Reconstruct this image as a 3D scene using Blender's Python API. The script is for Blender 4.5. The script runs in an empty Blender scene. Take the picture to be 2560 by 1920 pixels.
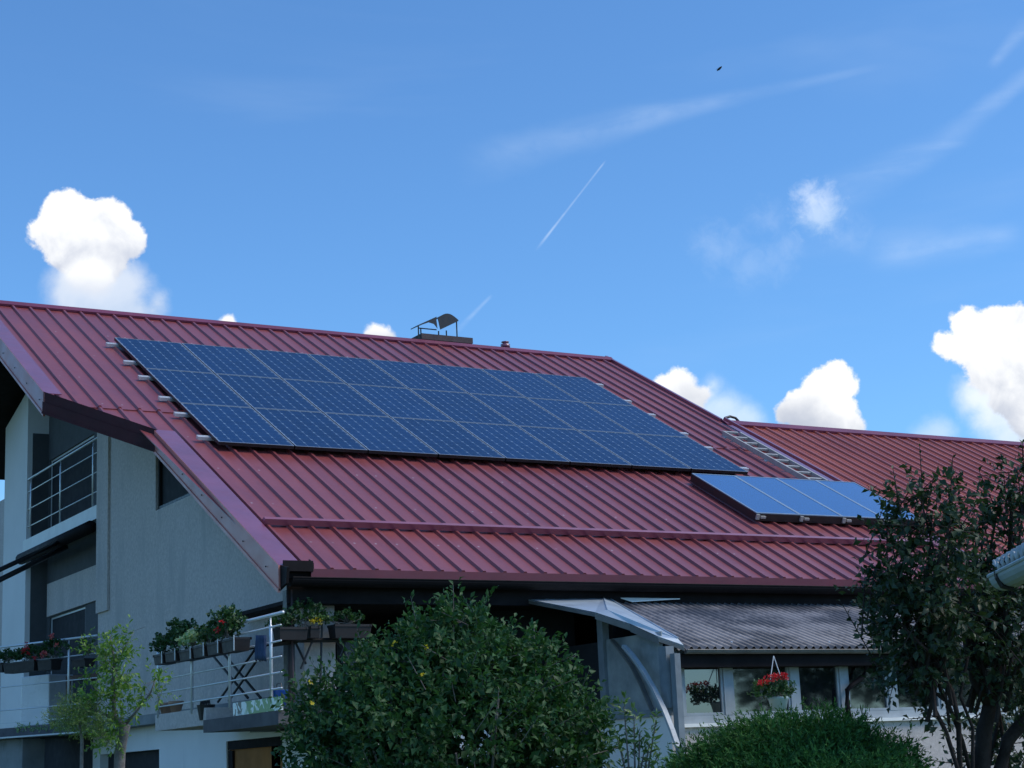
import bpy, math, random
import numpy as np
from mathutils import Vector, Matrix
random.seed(7); RNG = np.random.default_rng(7)
SC = bpy.context.scene
COL = SC.collection
# ------------------------------------------------------------------ camera
F = 4392.46; YAW, PITCH, ROLL = 0.53084166, 0.21509905, -0.04345983
cy, sy, cp, sp, cr, sr = math.cos(YAW), math.sin(YAW), math.cos(PITCH), math.sin(PITCH), math.cos(ROLL), math.sin(ROLL)
W_ = Vector((sy*cp, cy*cp, sp)); r0 = Vector((cy, -sy, 0)); u0 = r0.cross(W_)
R_ = cr*r0 + sr*u0; U_ = -sr*r0 + cr*u0
cam_d = bpy.data.cameras.new('camera'); cam = bpy.data.objects.new('camera', cam_d); COL.objects.link(cam)
M = Matrix((R_, U_, -W_)).transposed().to_4x4(); cam.matrix_world = M
cam_d.sensor_width = 36; cam_d.lens = F/2560*36; cam_d.clip_start = 0.1; cam_d.clip_end = 3000
SC.camera = cam
def ray(x, y): return W_ + R_*((x-1280)/F) - U_*((y-960)/F)
def dirn(x, y): return ray(x, y).normalized()
def atX(x, y, X): d = ray(x, y); return d*(X/d.x)
def atY(x, y, Y): d = ray(x, y); return d*(Y/d.y)
def atD(x, y, D): return ray(x, y)*D
# ------------------------------------------------------------------ world + sun
SUN_EL, SUN_AZ = math.radians(50), math.radians(128)      # azimuth from +Y towards +X: high, to the right and behind the camera
SC.view_settings.view_transform = 'Standard'; SC.view_settings.look = 'None'
SC.view_settings.exposure = 0.78; SC.view_settings.gamma = 1
world = bpy.data.worlds.new('World'); SC.world = world; world.use_nodes = True
WT = world.node_tree; WT.nodes.clear()
class NT:
    def __init__(s, t): s.t = t
    def n(s, ty, **kw):
        nd = s.t.nodes.new(ty)
        for k, v in kw.items(): setattr(nd, k, v)
        return nd
    def put(s, sock, v):
        if isinstance(v, bpy.types.NodeSocket): s.t.links.new(v, sock)
        elif v is not None:
            if sock.type == 'RGBA' and len(v) == 3: v = (*v, 1)
            sock.default_value = v
    def m(s, op, a, b=None, c=None, clamp=False):
        nd = s.n('ShaderNodeMath', operation=op, use_clamp=clamp)
        for i, v in enumerate((a, b, c)): s.put(nd.inputs[i], v)
        return nd.outputs[0]
    def v(s, op, a, b=None, out=0, sc=None):
        nd = s.n('ShaderNodeVectorMath', operation=op); s.put(nd.inputs[0], a); s.put(nd.inputs[1], b)
        if sc is not None: s.put(nd.inputs['Scale'], sc)
        return nd.outputs[out]
    def mix(s, f, a, b, mode='MIX'):
        nd = s.n('ShaderNodeMix', data_type='RGBA', blend_type=mode); s.put(nd.inputs[0], f); s.put(nd.inputs[6], a); s.put(nd.inputs[7], b)
        return nd.outputs[2]
    def noise(s, vec, scale, detail=4, rough=.5, dist=0):
        nd = s.n('ShaderNodeTexNoise'); s.put(nd.inputs['Vector'], vec)
        nd.inputs['Scale'].default_value = scale; nd.inputs['Detail'].default_value = detail
        nd.inputs['Roughness'].default_value = rough; nd.inputs['Distortion'].default_value = dist
        return nd.outputs['Fac']
    def smooth(s, v, a, b, lo=0., hi=1.):
        nd = s.n('ShaderNodeMapRange', interpolation_type='SMOOTHSTEP'); s.put(nd.inputs[0], v)
        nd.inputs[1].default_value = a; nd.inputs[2].default_value = b; nd.inputs[3].default_value = lo; nd.inputs[4].default_value = hi
        return nd.outputs[0]
    def ramp(s, v, a, b, lo=0., hi=1.):
        nd = s.n('ShaderNodeMapRange'); s.put(nd.inputs[0], v)
        nd.inputs[1].default_value = a; nd.inputs[2].default_value = b; nd.inputs[3].default_value = lo; nd.inputs[4].default_value = hi
        return nd.outputs[0]
w = NT(WT)
sky = w.n('ShaderNodeTexSky', sky_type='NISHITA', sun_disc=False, sun_elevation=SUN_EL, sun_rotation=SUN_AZ)
sky.air_density = 1.0; sky.dust_density = 0.6; sky.ozone_density = 2.5; sky.altitude = 300
P = w.n('ShaderNodeTexCoord').outputs['Generated']
SKY_MUL = 1.0
SKYS = 0.10
n1 = w.noise(P, 62, 9, .62, .15); n2 = w.noise(P, 22, 3, .5)
mp4 = w.n('ShaderNodeMapping'); w.put(mp4.inputs[0], P); mp4.inputs['Rotation'].default_value = (.3, -.35, .5); mp4.inputs['Scale'].default_value = (14, 14, 60)
n5 = w.noise(P, 38, 5, .55, .8)
n4 = w.noise(mp4.outputs[0], 1.0, 5, .6, .6)
def field(blobs):
    f = None
    for (x, y, r) in blobs:
        d = w.v('DISTANCE', P, tuple(dirn(x, y)), out=1)
        q = w.m('SUBTRACT', r/F, d)
        f = q if f is None else w.m('SMOOTH_MAX', f, q, .004)
    return f
def seg(a, b):
    a = dirn(*a); b = dirn(*b); ab = b-a
    pa = w.v('SUBTRACT', P, tuple(a))
    t = w.m('DIVIDE', w.v('DOT_PRODUCT', pa, tuple(ab), out=1), ab.length_squared, clamp=True)
    q = w.v('SCALE', tuple(ab), sc=t)
    return w.v('DISTANCE', pa, q, out=1), t
col = w.v('SCALE', w.mix(1.0, sky.outputs[0], (0.54, 0.86, 1.12), 'MULTIPLY'), sc=SKY_MUL)
WHITE = 5.9
def layer(col, blobs, amp, edge, alpha, lo, hi, shade_amp=1.0, n=None):
    f = field(blobs)
    nz = w.m('MULTIPLY', w.m('SUBTRACT', n or n1, .5), amp)
    f2 = w.m('ADD', f, nz)
    a = w.m('MULTIPLY', w.smooth(f2, -edge, edge), alpha)
    # cloud brightness: tops brighter than the flat, greyer bases
    ys = [b[1]-b[2] for b in blobs]; ye = [b[1]+b[2] for b in blobs]; xm = sum(b[0] for b in blobs)/len(blobs)
    zt = dirn(xm, min(ys)).z; zb = dirn(xm, max(ye)).z
    h = w.ramp(w.v('DOT_PRODUCT', P, (0, 0, 1), out=1), zb, zt, 0, 1)
    k = w.m('ADD', h, w.m('MULTIPLY', w.m('SUBTRACT', n2, .5), 1.6*shade_amp), clamp=True)
    k = w.m('ADD', k, w.m('MULTIPLY', w.m('SUBTRACT', n1, .5), .5*shade_amp), clamp=True)
    k = w.m('ADD', k, w.m('MULTIPLY', w.m('SUBTRACT', n5, .5), 1.1*shade_amp), clamp=True)
    c = w.mix(w.smooth(k, .05, .9), tuple(x*WHITE for x in lo), tuple(x*WHITE for x in hi))
    return w.mix(a, col, c)
G = (.55, .60, .71); Wt = (1.08, 1.09, 1.10); S = (.72, .86, 1.08)
# broad thin cirrus
wv = w.n('ShaderNodeMapping'); w.put(wv.inputs[0], P); wv.inputs['Scale'].default_value = (2, 2, 9); wv.inputs['Rotation'].default_value = (0.3, 0.2, 0)
cir = w.noise(wv.outputs[0], 1.6, 4, .55, .5)
col = w.mix(w.smooth(cir, .5, .85, 0, .12), col, tuple(x*WHITE for x in (.62, .78, 1.02)))
for a, b, wd0, wd1, al in [((1120, 425), (1700, 268), 75, 50, .10), ((1500, 318), (2230, 160), 48, 12, .15), ((1950, 570), (2480, 290), 95, 36, .11), ((2330, 375), (2620, 150), 40, 30, .13),
                           ((2470, 175), (2580, 45), 18, 30, .12), ((2150, 640), (2580, 585), 70, 45, .14), ((1517, 398), (1335, 632), 3.5, 6, .38), ((1232, 735), (1130, 840), 6, 12, .14)]:
    d, t = seg(a, b)
    wd = w.m('ADD', wd0/F, w.m('MULTIPLY', t, (wd1-wd0)/F))
    q = w.m('DIVIDE', w.m('ADD', d, w.m('MULTIPLY', w.m('SUBTRACT', n1, .5), 0.9*min(wd0, wd1)/F)), wd)
    ends = w.m('MULTIPLY', w.smooth(t, 0, .25), w.smooth(t, .8, 1.0, 1, .0)) if wd0 > 10 else w.m('MULTIPLY', w.smooth(t, 0, .1), w.smooth(t, .75, 1.0, 1, 0))
    al2 = w.m('MULTIPLY', w.m('MULTIPLY', w.smooth(q, .0, 1.0, 1, 0), ends), al)
    al2 = w.m('MULTIPLY', al2, w.m('MULTIPLY', w.smooth(n4, .34, .66, .5, 1.25), w.ramp(n1, .3, .7, .6, 1.3)))
    col = w.mix(al2, col, tuple(x*WHITE for x in (.8, .95, 1.15)))
n3 = w.noise(P, 90, 6, .65, .4)
col = layer(col, [(2036, 498, 28), (2050, 535, 30), (2024, 542, 20), (2062, 505, 20)], .030, .009, .5, (.62, .8, 1.0), (1.0, 1.08, 1.2), 1.2, n3)
col = layer(col, [(1790, 625, 22), (1825, 612, 22), (1760, 605, 12), (1880, 668, 30), (1925, 650, 24), (1965, 618, 16), (2126, 590, 14), (2095, 575, 12), (1921, 543, 9)], .030, .012, .15, (.75, .9, 1.1), (.95, 1.05, 1.2), 1, n3)
col = layer(col, [(200, 730, 72), (270, 745, 82), (312, 712, 50), (250, 790, 90), (382, 775, 18), (395, 760, 14), (340, 790, 40)], .012, .007, .86, (.55, .68, .88), (.80, .87, .98), .6)
col = layer(col, [(176, 545, 66), (200, 530, 46), (271, 556, 62), (106, 580, 36), (152, 590, 60), (312, 603, 46), (244, 625, 78), (180, 625, 55), (240, 570, 70), (325, 580, 30)], .017, .0017, 1, (.62, .67, .79), Wt, 1.)
col = layer(col, [(195, 690, 30), (222, 688, 40), (246, 700, 30)], .011, .005, 1, (.78, .83, .93), Wt, .3)
col = layer(col, [(938, 843, 28), (962, 850, 28), (930, 855, 24), (572, 806, 12), (560, 812, 14)], .014, .002, 1, G, Wt, .3)
col = layer(col, [(1800, 1045, 62), (1860, 1060, 48), (1760, 1060, 50), (1785, 962, 12), (1775, 990, 20), (2345, 1086, 30), (2320, 1100, 30)], .012, .007, .62, (.7, .86, 1.05), (.92, 1.02, 1.15), .6)
col = layer(col, [(1698, 962, 46), (1665, 985, 46), (1640, 1010, 56), (1722, 1000, 44), (1760, 985, 18), (1705, 1040, 50)], .017, .0020, 1, G, Wt, .5)
col = layer(col, [(2092, 952, 44), (2060, 975, 50), (2122, 975, 26), (2010, 1020, 46), (1962, 1030, 26), (2090, 1025, 54), (2050, 1080, 76), (2120, 1060, 36)], .017, .0017, 1, G, Wt, .7)
col = layer(col, [(2441, 990, 40), (2500, 1040, 60), (2540, 1090, 60), (2480, 1000, 50)], .014, .008, .9, (.74, .88, 1.04), (.95, 1.02, 1.1), .6)
col = layer(col, [(2415, 812, 40), (2478, 832, 56), (2375, 865, 34), (2430, 862, 54), (2510, 852, 74), (2558, 815, 46), (2470, 925, 56), (2540, 930, 80), (2520, 1000, 44), (2585, 1040, 70)], .017, .0017, 1, (.60, .65, .76), Wt, 1.1)
bg = w.n('ShaderNodeBackground'); w.put(bg.inputs[0], col); bg.inputs[1].default_value = SKYS
wo = w.n('ShaderNodeOutputWorld'); WT.links.new(bg.outputs[0], wo.inputs[0])
world.cycles.sampling_method = 'MANUAL'; world.cycles.sample_map_resolution = 512
sd = bpy.data.lights.new('sun', 'SUN'); sd.energy = 1.5; sd.angle = math.radians(30); sd.color = (1, .89, .76)
sun = bpy.data.objects.new('sun', sd); COL.objects.link(sun)
sv = Vector((math.cos(SUN_EL)*math.sin(SUN_AZ), math.cos(SUN_EL)*math.cos(SUN_AZ), math.sin(SUN_EL)))
sun.rotation_euler = sv.to_track_quat('Z', 'Y').to_euler()
# ------------------------------------------------------------------ materials
def material(name):
    m = bpy.data.materials.new(name); m.use_nodes = True; t = m.node_tree
    return m, NT(t), t.nodes['Principled BSDF']
def simple(name, c, rough=.6, metal=0., var=.15, scale=3., bump=0., bscale=60, spec=.5, coat=0., stain=None):
    m, t, b = material(name)
    oc = t.n('ShaderNodeTexCoord').outputs['Object']
    n = t.noise(oc, scale, 5, .6)
    cc = t.mix(t.ramp(n, .3, .7), tuple(x*(1-var) for x in c), tuple(min(1, x*(1+var)) for x in c))
    if stain:
        mp = t.n('ShaderNodeMapping'); t.put(mp.inputs[0], oc); mp.inputs['Scale'].default_value = stain[2]
        cc = t.mix(t.smooth(t.noise(mp.outputs[0], 1, 6, .65), stain[1], stain[1]+.2), cc, stain[0])
    t.put(b.inputs['Base Color'], cc)
    t.put(b.inputs['Roughness'], t.ramp(t.noise(oc, scale*3, 4), .3, .7, max(0, rough-.07), min(1, rough+.07)))
    b.inputs['Metallic'].default_value = metal; b.inputs['Specular IOR Level'].default_value = spec
    if coat: b.inputs['Coat Weight'].default_value = coat
    if bump:
        bp = t.n('ShaderNodeBump'); bp.inputs['Strength'].default_value = bump; bp.inputs['Distance'].default_value = .01
        t.put(bp.inputs['Height'], t.noise(oc, bscale, 4, .6)); t.put(b.inputs['Normal'], bp.outputs[0])
    return m
MT = {}; SL = 0.5011197; P0 = Vector((7.5507033, 24.196253, 6.3460736))
def roof_metal(name, c, c2):
    m, t, b = material(name)
    oc = t.n('ShaderNodeTexCoord').outputs['Object']
    sep = t.n('ShaderNodeSeparateXYZ'); t.put(sep.inputs[0], oc)
    # each metal tray weathered a little differently, long faint runs down the slope, fine specks
    mp = t.n('ShaderNodeMapping'); t.put(mp.inputs[0], oc); mp.inputs['Scale'].default_value = (5, .5, .5)
    runs = t.noise(mp.outputs[0], 1.5, 5, .6); blot = t.noise(oc, .7, 4, .6); speck = t.noise(oc, 45, 3, .7)
    tray = t.n('ShaderNodeTexWhiteNoise', noise_dimensions='1D'); t.put(tray.inputs['W'], t.m('FLOOR', t.m('DIVIDE', sep.outputs[0], .258*4)))
    k = t.m('ADD', t.m('MULTIPLY', runs, .5), t.m('MULTIPLY', blot, .5))
    k = t.m('ADD', k, t.m('MULTIPLY', t.m('SUBTRACT', tray.outputs[0], .5), .10))
    cc = t.mix(t.ramp(k, .33, .67), c, c2)
    cc = t.mix(t.smooth(speck, .66, .74, 0, .35), cc, tuple(x*.45 for x in c))
    # screw heads beside the ribs: small dull dots in rows across the slope
    uu = t.m('SUBTRACT', sep.outputs[0], P0[0]-.03-.045); vv = t.m('DIVIDE', t.m('SUBTRACT', sep.outputs[2], P0[2]), math.sin(SL))
    fu = t.m('MULTIPLY', t.m('SUBTRACT', t.m('FRACT', t.m('DIVIDE', uu, .258)), .5), .258); fv = t.m('MULTIPLY', t.m('SUBTRACT', t.m('FRACT', t.m('DIVIDE', t.m('ADD', vv, .33), 1.19)), .5), 1.19)
    dd2 = t.m('SQRT', t.m('ADD', t.m('MULTIPLY', fu, fu), t.m('MULTIPLY', fv, fv)))
    ci = t.n('ShaderNodeCombineXYZ'); t.put(ci.inputs[0], t.m('FLOOR', t.m('DIVIDE', uu, .258))); t.put(ci.inputs[1], t.m('FLOOR', t.m('DIVIDE', t.m('ADD', vv, .33), 1.19)))
    wn2 = t.n('ShaderNodeTexWhiteNoise', noise_dimensions='2D'); t.put(wn2.inputs[0], ci.outputs[0])
    dot = t.m('MULTIPLY', t.smooth(dd2, .016, .009), t.smooth(wn2.outputs[0], .45, .9))
    cc = t.mix(dot, cc, (.45, .36, .38))
    grime = t.noise(oc, 5, 6, .7); cc = t.mix(t.smooth(grime, .56, .75, 0, .4), cc, tuple(x*.6 for x in c))
    t.put(b.inputs['Base Color'], cc); t.put(b.inputs['Roughness'], t.ramp(k, .3, .7, .36, .5))
    b.inputs['Specular IOR Level'].default_value = .6; b.inputs['Coat Weight'].default_value = .45; b.inputs['Coat Roughness'].default_value = .28; b.inputs['Coat IOR'].default_value = 1.5
    bp = t.n('ShaderNodeBump'); bp.inputs['Strength'].default_value = .5; bp.inputs['Distance'].default_value = .03
    t.put(bp.inputs['Height'], t.noise(oc, 2.6, 3)); t.put(b.inputs['Normal'], bp.outputs[0])
    return m
MT['roof'] = roof_metal('painted_roof_metal', (.19, .038, .043), (.265, .056, .058))
MT['wing'] = roof_metal('faded_roof_metal', (.32, .062, .034), (.42, .092, .050))
MT['trim'] = simple('verge_trim', (.24, .06, .10), .35, 0, .15, 2, .1, 6, .6, 1.)
MT['ridge'] = simple('ridge_paint', (.17, .035, .07), .4, 0, .15, 2, .1, 6, .5)
MT['barge'] = simple('barge_reflection_tint', (.52, .19, .15), .4, 0, .16, 1.3, .1, 6, .5)  # warm reflection on the barge boards is put into the base colour
MT['trim'].node_tree.nodes['Principled BSDF'].inputs['Coat IOR'].default_value = 1.6; MT['trim'].node_tree.nodes['Principled BSDF'].inputs['Coat Roughness'].default_value = .22
MT['darktrim'] = simple('dark_red_board', (.05, .009, .012), .6, 0, .2, 3, .1, 60, .3)
MT['wall'] = simple('roughcast_plaster', (.56, .50, .46), .9, 0, .16, 26, .8, 70, .2, stain=((.47, .43, .40), .50, (2.2, 2.2, .6)))
MT['loggia'] = simple('recess_shade_render', (.095, .10, .105), .9, 0, .1, 5, .5, 80, .2)  # dark base carries the shade of the loggia recesses
MT['wall2'] = simple('white_skylit_render', (.80, .78, .76), .9, 0, .05, 1.2, .3, 90, .2, stain=((.62, .61, .6), .62, (3, 3, .5)))  # pale base also holds the skylight brightness of the far column
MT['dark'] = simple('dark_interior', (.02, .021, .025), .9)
MT['soffit'] = simple('shaded_timber', (.016, .013, .014), .9, 0, .25, 4, spec=.2)  # near-black base deepens the shade under eaves and on the terrace
MT['slab'] = simple('painted_concrete', (.86, .86, .82), .7, 0, .08, 3, .1)
MT['concrete'] = simple('grey_concrete', (.24, .25, .25), .9, 0, .2, 3, .3, 50, .3, stain=((.1, .12, .1), .55, (4, 4, 1.5)))
MT['slabgrey'] = simple('weathered_slab', (.12, .115, .12), .9, 0, .25, 3, .3, 50, .2, stain=((.06, .06, .06), .55, (4, 4, 1.5)))
MT['steel'] = simple('brushed_steel', (.68, .71, .74), .38, .45, .05, 4)
MT['alu'] = simple('aluminium', (.66, .68, .7), .4, .3, .08, 5)
MT['dullalu'] = simple('dull_aluminium', (.42, .42, .40), .5, .2, .15, 8)
MT['black'] = simple('black_steel', (.012, .012, .014), .45, 0, .2, 6)
MT['gutter'] = simple('dark_gutter', (.008, .006, .007), .7, 0, .2, 4, spec=.2)
MT['door'] = simple('brown_wood_door', (.34, .15, .055), .85, 0, .25, 2, .1, 20, .1)
MT['frame'] = simple('grey_window_frame', (.36, .40, .42), .5, 0, .15, 5)
MT['pvc'] = simple('white_frame', (.6, .62, .63), .4, 0, .06, 5)
MT['planter'] = simple('brown_planter', (.014, .010, .010), .6, 0, .2, 6)
MT['terracotta'] = simple('terracotta', (.45, .27, .18), .8, 0, .2, 6)
MT['zinc'] = simple('grey_sheet_metal', (.44, .52, .58), .4, .35, .15, 2.5, .08, 8, stain=((.12, .13, .15), .68, (3, 3, 3)))
MT['zincrim'] = simple('weathered_rim', (.17, .165, .155), .6, .3, .25, 4)
MT['cloth'] = simple('denim_cloth', (.04, .07, .14), .9, 0, .3, 8)
MT['blue'] = simple('blue_plastic', (.01, .09, .38), .4)
MT['white'] = simple('white_enamel', (.7, .72, .74), .3, 0, .05)
MT['wood'] = simple('reddish_wood', (.11, .055, .045), .6, 0, .35, 5)
MT['curtain'] = simple('pale_curtain', (.22, .24, .27), .9, 0, .1, 3)
MT['potpale'] = simple('pale_pot', (.45, .56, .55), .5)
MT['brick'] = simple('chimney_slab', (.07, .05, .055), .8, 0, .25, 8)
MT['glassdark'] = simple('dark_pane', (.012, .016, .02), .06, 0, .2, 1, 0, 60, .9)
MT['barkm'] = simple('grey_bark', (.20, .18, .165), .9, 0, .35, 14, .8, 40, .2)
MT['barkd'] = simple('dark_bark', (.045, .034, .03), .9, 0, .35, 14, .8, 40, .2)
MT['bird'] = simple('dark_feathers', (.012, .012, .015), .8)
MT['panelback'] = simple('black_collector_side', (.012, .013, .016), .4)
MT['fascia'] = simple('eave_red', (.13, .018, .03), .4, 0, .15, 3)
def leafm(name, c, c2, rough=.45, trans=.25, spec=.5):
    m, t, b = material(name)
    g = t.n('ShaderNodeNewGeometry').outputs['Random Per Island']
    oc = t.n('ShaderNodeTexCoord').outputs['Object']
    k = t.m('ADD', t.m('MULTIPLY', g, .6), t.m('MULTIPLY', t.noise(oc, 1.6, 3), .5), clamp=True)
    cc = t.mix(t.ramp(k, .2, .85), c, c2)
    t.put(b.inputs['Base Color'], cc); b.inputs['Roughness'].default_value = rough; b.inputs['Specular IOR Level'].default_value = spec
    tr = t.n('ShaderNodeBsdfTranslucent'); t.put(tr.inputs[0], t.mix(1., cc, (1.1, 1.3, .6), 'MULTIPLY'))
    ms = t.n('ShaderNodeMixShader'); ms.inputs[0].default_value = trans
    t.t.links.new(b.outputs[0], ms.inputs[1]); t.t.links.new(tr.outputs[0], ms.inputs[2])
    t.t.links.new(ms.outputs[0], t.t.nodes['Material Output'].inputs[0])
    return m
MT['leaf_bush'] = leafm('bush_leaf', (.022, .072, .026), (.055, .135, .046), .55, .25, .3)
MT['leaf_jun'] = leafm('juniper_needles', (.012, .062, .018), (.10, .24, .055), .7, .15, .2)
MT['leaf_lilac'] = leafm('lilac_leaf', (.018, .036, .020), (.050, .085, .040), .5, .2, .35)
MT['leaf_young'] = leafm('young_leaf', (.05, .14, .035), (.24, .38, .07), .5, .35)
MT['leaf_yel'] = leafm('feathery_leaf', (.09, .16, .04), (.22, .30, .09), .6, .3)
MT['leaf_ger'] = leafm('geranium_leaf', (.018, .06, .02), (.06, .14, .05), .6)
MT['leaf_var'] = leafm('variegated_leaf', (.2, .36, .14), (.5, .6, .35), .6)
MT['leaf_ole'] = leafm('oleander_leaf', (.04, .11, .03), (.17, .28, .08), .4)
MT['petal_red'] = leafm('red_petal', (.5, .01, .015), (.75, .03, .05), .6)
MT['petal_yel'] = leafm('yellow_petal', (.55, .38, .02), (.75, .6, .05), .6)
MT['petal_pink'] = leafm('pink_petal', (.6, .05, .08), (.8, .2, .2), .6)
# photovoltaic glass: 6 x 10 cells, bright lines between columns, cut corners
def pv_mat():
    m, t, b = material('photovoltaic_cells')
    oc = t.n('ShaderNodeTexCoord').outputs['Object']; sep = t.n('ShaderNodeSeparateXYZ'); t.put(sep.inputs[0], oc)
    cx, cyy = .158, .1555
    fx = t.m('FRACT', t.m('DIVIDE', t.m('SUBTRACT', sep.outputs[0], .022), cx)); fy = t.m('FRACT', t.m('DIVIDE', t.m('SUBTRACT', sep.outputs[1], .012), cyy))
    ax = t.m('ABSOLUTE', t.m('SUBTRACT', fx, .5)); ay = t.m('ABSOLUTE', t.m('SUBTRACT', fy, .5))
    gx = t.smooth(ax, .478, .492); gy = t.smooth(ay, .485, .495); gd = t.smooth(t.m('ADD', ax, ay), .865, .89)
    line = t.m('MAXIMUM', t.m('MAXIMUM', t.m('MULTIPLY', gx, .8), t.m('MULTIPLY', gy, .3)), gd)
    bus = t.m('ABSOLUTE', t.m('SUBTRACT', t.m('FRACT', t.m('MULTIPLY', fy, 3)), .5)); bl = t.m('MULTIPLY', t.smooth(bus, .035, .0), .35)
    ids = t.n('ShaderNodeCombineXYZ'); t.put(ids.inputs[0], t.m('FLOOR', t.m('DIVIDE', sep.outputs[0], cx))); t.put(ids.inputs[1], t.m('FLOOR', t.m('DIVIDE', sep.outputs[1], cyy)))
    oi = t.n('ShaderNodeObjectInfo'); t.put(ids.inputs[2], oi.outputs['Random'])
    wn = t.n('ShaderNodeTexWhiteNoise', noise_dimensions='3D'); t.put(wn.inputs[0], ids.outputs[0])
    tint = t.m('ADD', t.m('MULTIPLY', wn.outputs[0], .55), t.m('MULTIPLY', oi.outputs['Random'], .6), clamp=True)
    cell = t.mix(tint, (.004, .026, .085), (.006, .036, .115))
    cc = t.mix(t.m('MAXIMUM', line, bl), cell, (.18, .27, .38))
    t.put(b.inputs['Base Color'], cc); b.inputs['Roughness'].default_value = .4
    b.inputs['Specular IOR Level'].default_value = .15; b.inputs['Coat Weight'].default_value = .16; b.inputs['Coat Roughness'].default_value = .12
    b.inputs['Coat IOR'].default_value = 1.35
    return m
MT['pv'] = pv_mat()
def col_mat():
    m, t, b = material('collector_glass')
    oc = t.n('ShaderNodeTexCoord').outputs['Object']; n = t.noise(oc, .8, 3)
    t.put(b.inputs['Base Color'], t.mix(n, (.03, .10, .27), (.04, .125, .33)))
    b.inputs['Roughness'].default_value = .22; b.inputs['Coat Weight'].default_value = 1; b.inputs['Coat Roughness'].default_value = .05; b.inputs['Coat IOR'].default_value = 1.5
    b.inputs['Specular IOR Level'].default_value = .4
    return m
MT['collector'] = col_mat()
def window_glass():
    m, t, b = material('window_glass')
    b.inputs['Base Color'].default_value = (.006, .008, .01, 1); b.inputs['Roughness'].default_value = .03; b.inputs['Specular IOR Level'].default_value = 1.0
    b.inputs['Coat Weight'].default_value = 1; b.inputs['Coat IOR'].default_value = 1.7
    oc = t.n('ShaderNodeTexCoord').outputs['Object']
    bp = t.n('ShaderNodeBump'); bp.inputs['Strength'].default_value = .08; bp.inputs['Distance'].default_value = .02
    t.put(bp.inputs['Height'], t.noise(oc, 1.2, 2)); t.put(b.inputs['Normal'], bp.outputs[0])
    return m
MT['glass'] = window_glass()
def frosted():
    m, t, b = material('hazy_pane')
    oc = t.n('ShaderNodeTexCoord').outputs['Object']
    n = t.noise(oc, 2.5, 5, .6)
    t.put(b.inputs['Base Color'], t.mix(t.ramp(n, .35, .65), (.22, .24, .24), (.40, .42, .41))); b.inputs['Roughness'].default_value = .25
    b.inputs['Coat Weight'].default_value = .5
    return m
MT['frosted'] = frosted()
def corrug():
    m, t, b = material('weathered_corrugated_sheet')
    oc = t.n('ShaderNodeTexCoord').outputs['Object']
    mp = t.n('ShaderNodeMapping'); t.put(mp.inputs[0], oc); mp.inputs['Scale'].default_value = (1.2, 2.2, 1)
    n = t.noise(mp.outputs[0], 1.3, 3, .5); f = t.noise(oc, 20, 4, .7)
    k = t.m('ADD', t.m('MULTIPLY', n, .8), t.m('MULTIPLY', f, .2))
    t.put(b.inputs['Base Color'], t.mix(t.smooth(k, .4, .62), (.075, .08, .095), (.26, .245, .25))); b.inputs['Roughness'].default_value = .55
    return m
MT['corr'] = corrug()
def floral():
    m, t, b = material('leaf_print_panel')
    oc = t.n('ShaderNodeTexCoord').outputs['Object']; sep = t.n('ShaderNodeSeparateXYZ'); t.put(sep.inputs[0], oc)
    n = t.noise(oc, 7, 3, .5, 1.5); g = t.noise(oc, 3.1, 2)
    green = t.mix(t.smooth(n, .44, .5), (.75, .8, .74), (.10, .26, .06))
    black = t.mix(t.smooth(n, .52, .56), (.75, .8, .78), (.02, .02, .02))
    k = t.smooth(sep.outputs[1], 16.6, 16.9)     # black scrolls at one end, green leaves at the other
    t.put(b.inputs['Base Color'], t.mix(k, green, black)); b.inputs['Roughness'].default_value = .4
    return m
MT['floral'] = floral()
def ground_mat():
    m, t, b = material('lawn')
    oc = t.n('ShaderNodeTexCoord').outputs['Object']
    t.put(b.inputs['Base Color'], t.mix(t.noise(oc, .8, 6, .6), (.035, .06, .02), (.08, .12, .04))); b.inputs['Roughness'].default_value = .95
    return m
MT['ground'] = ground_mat()
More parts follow.
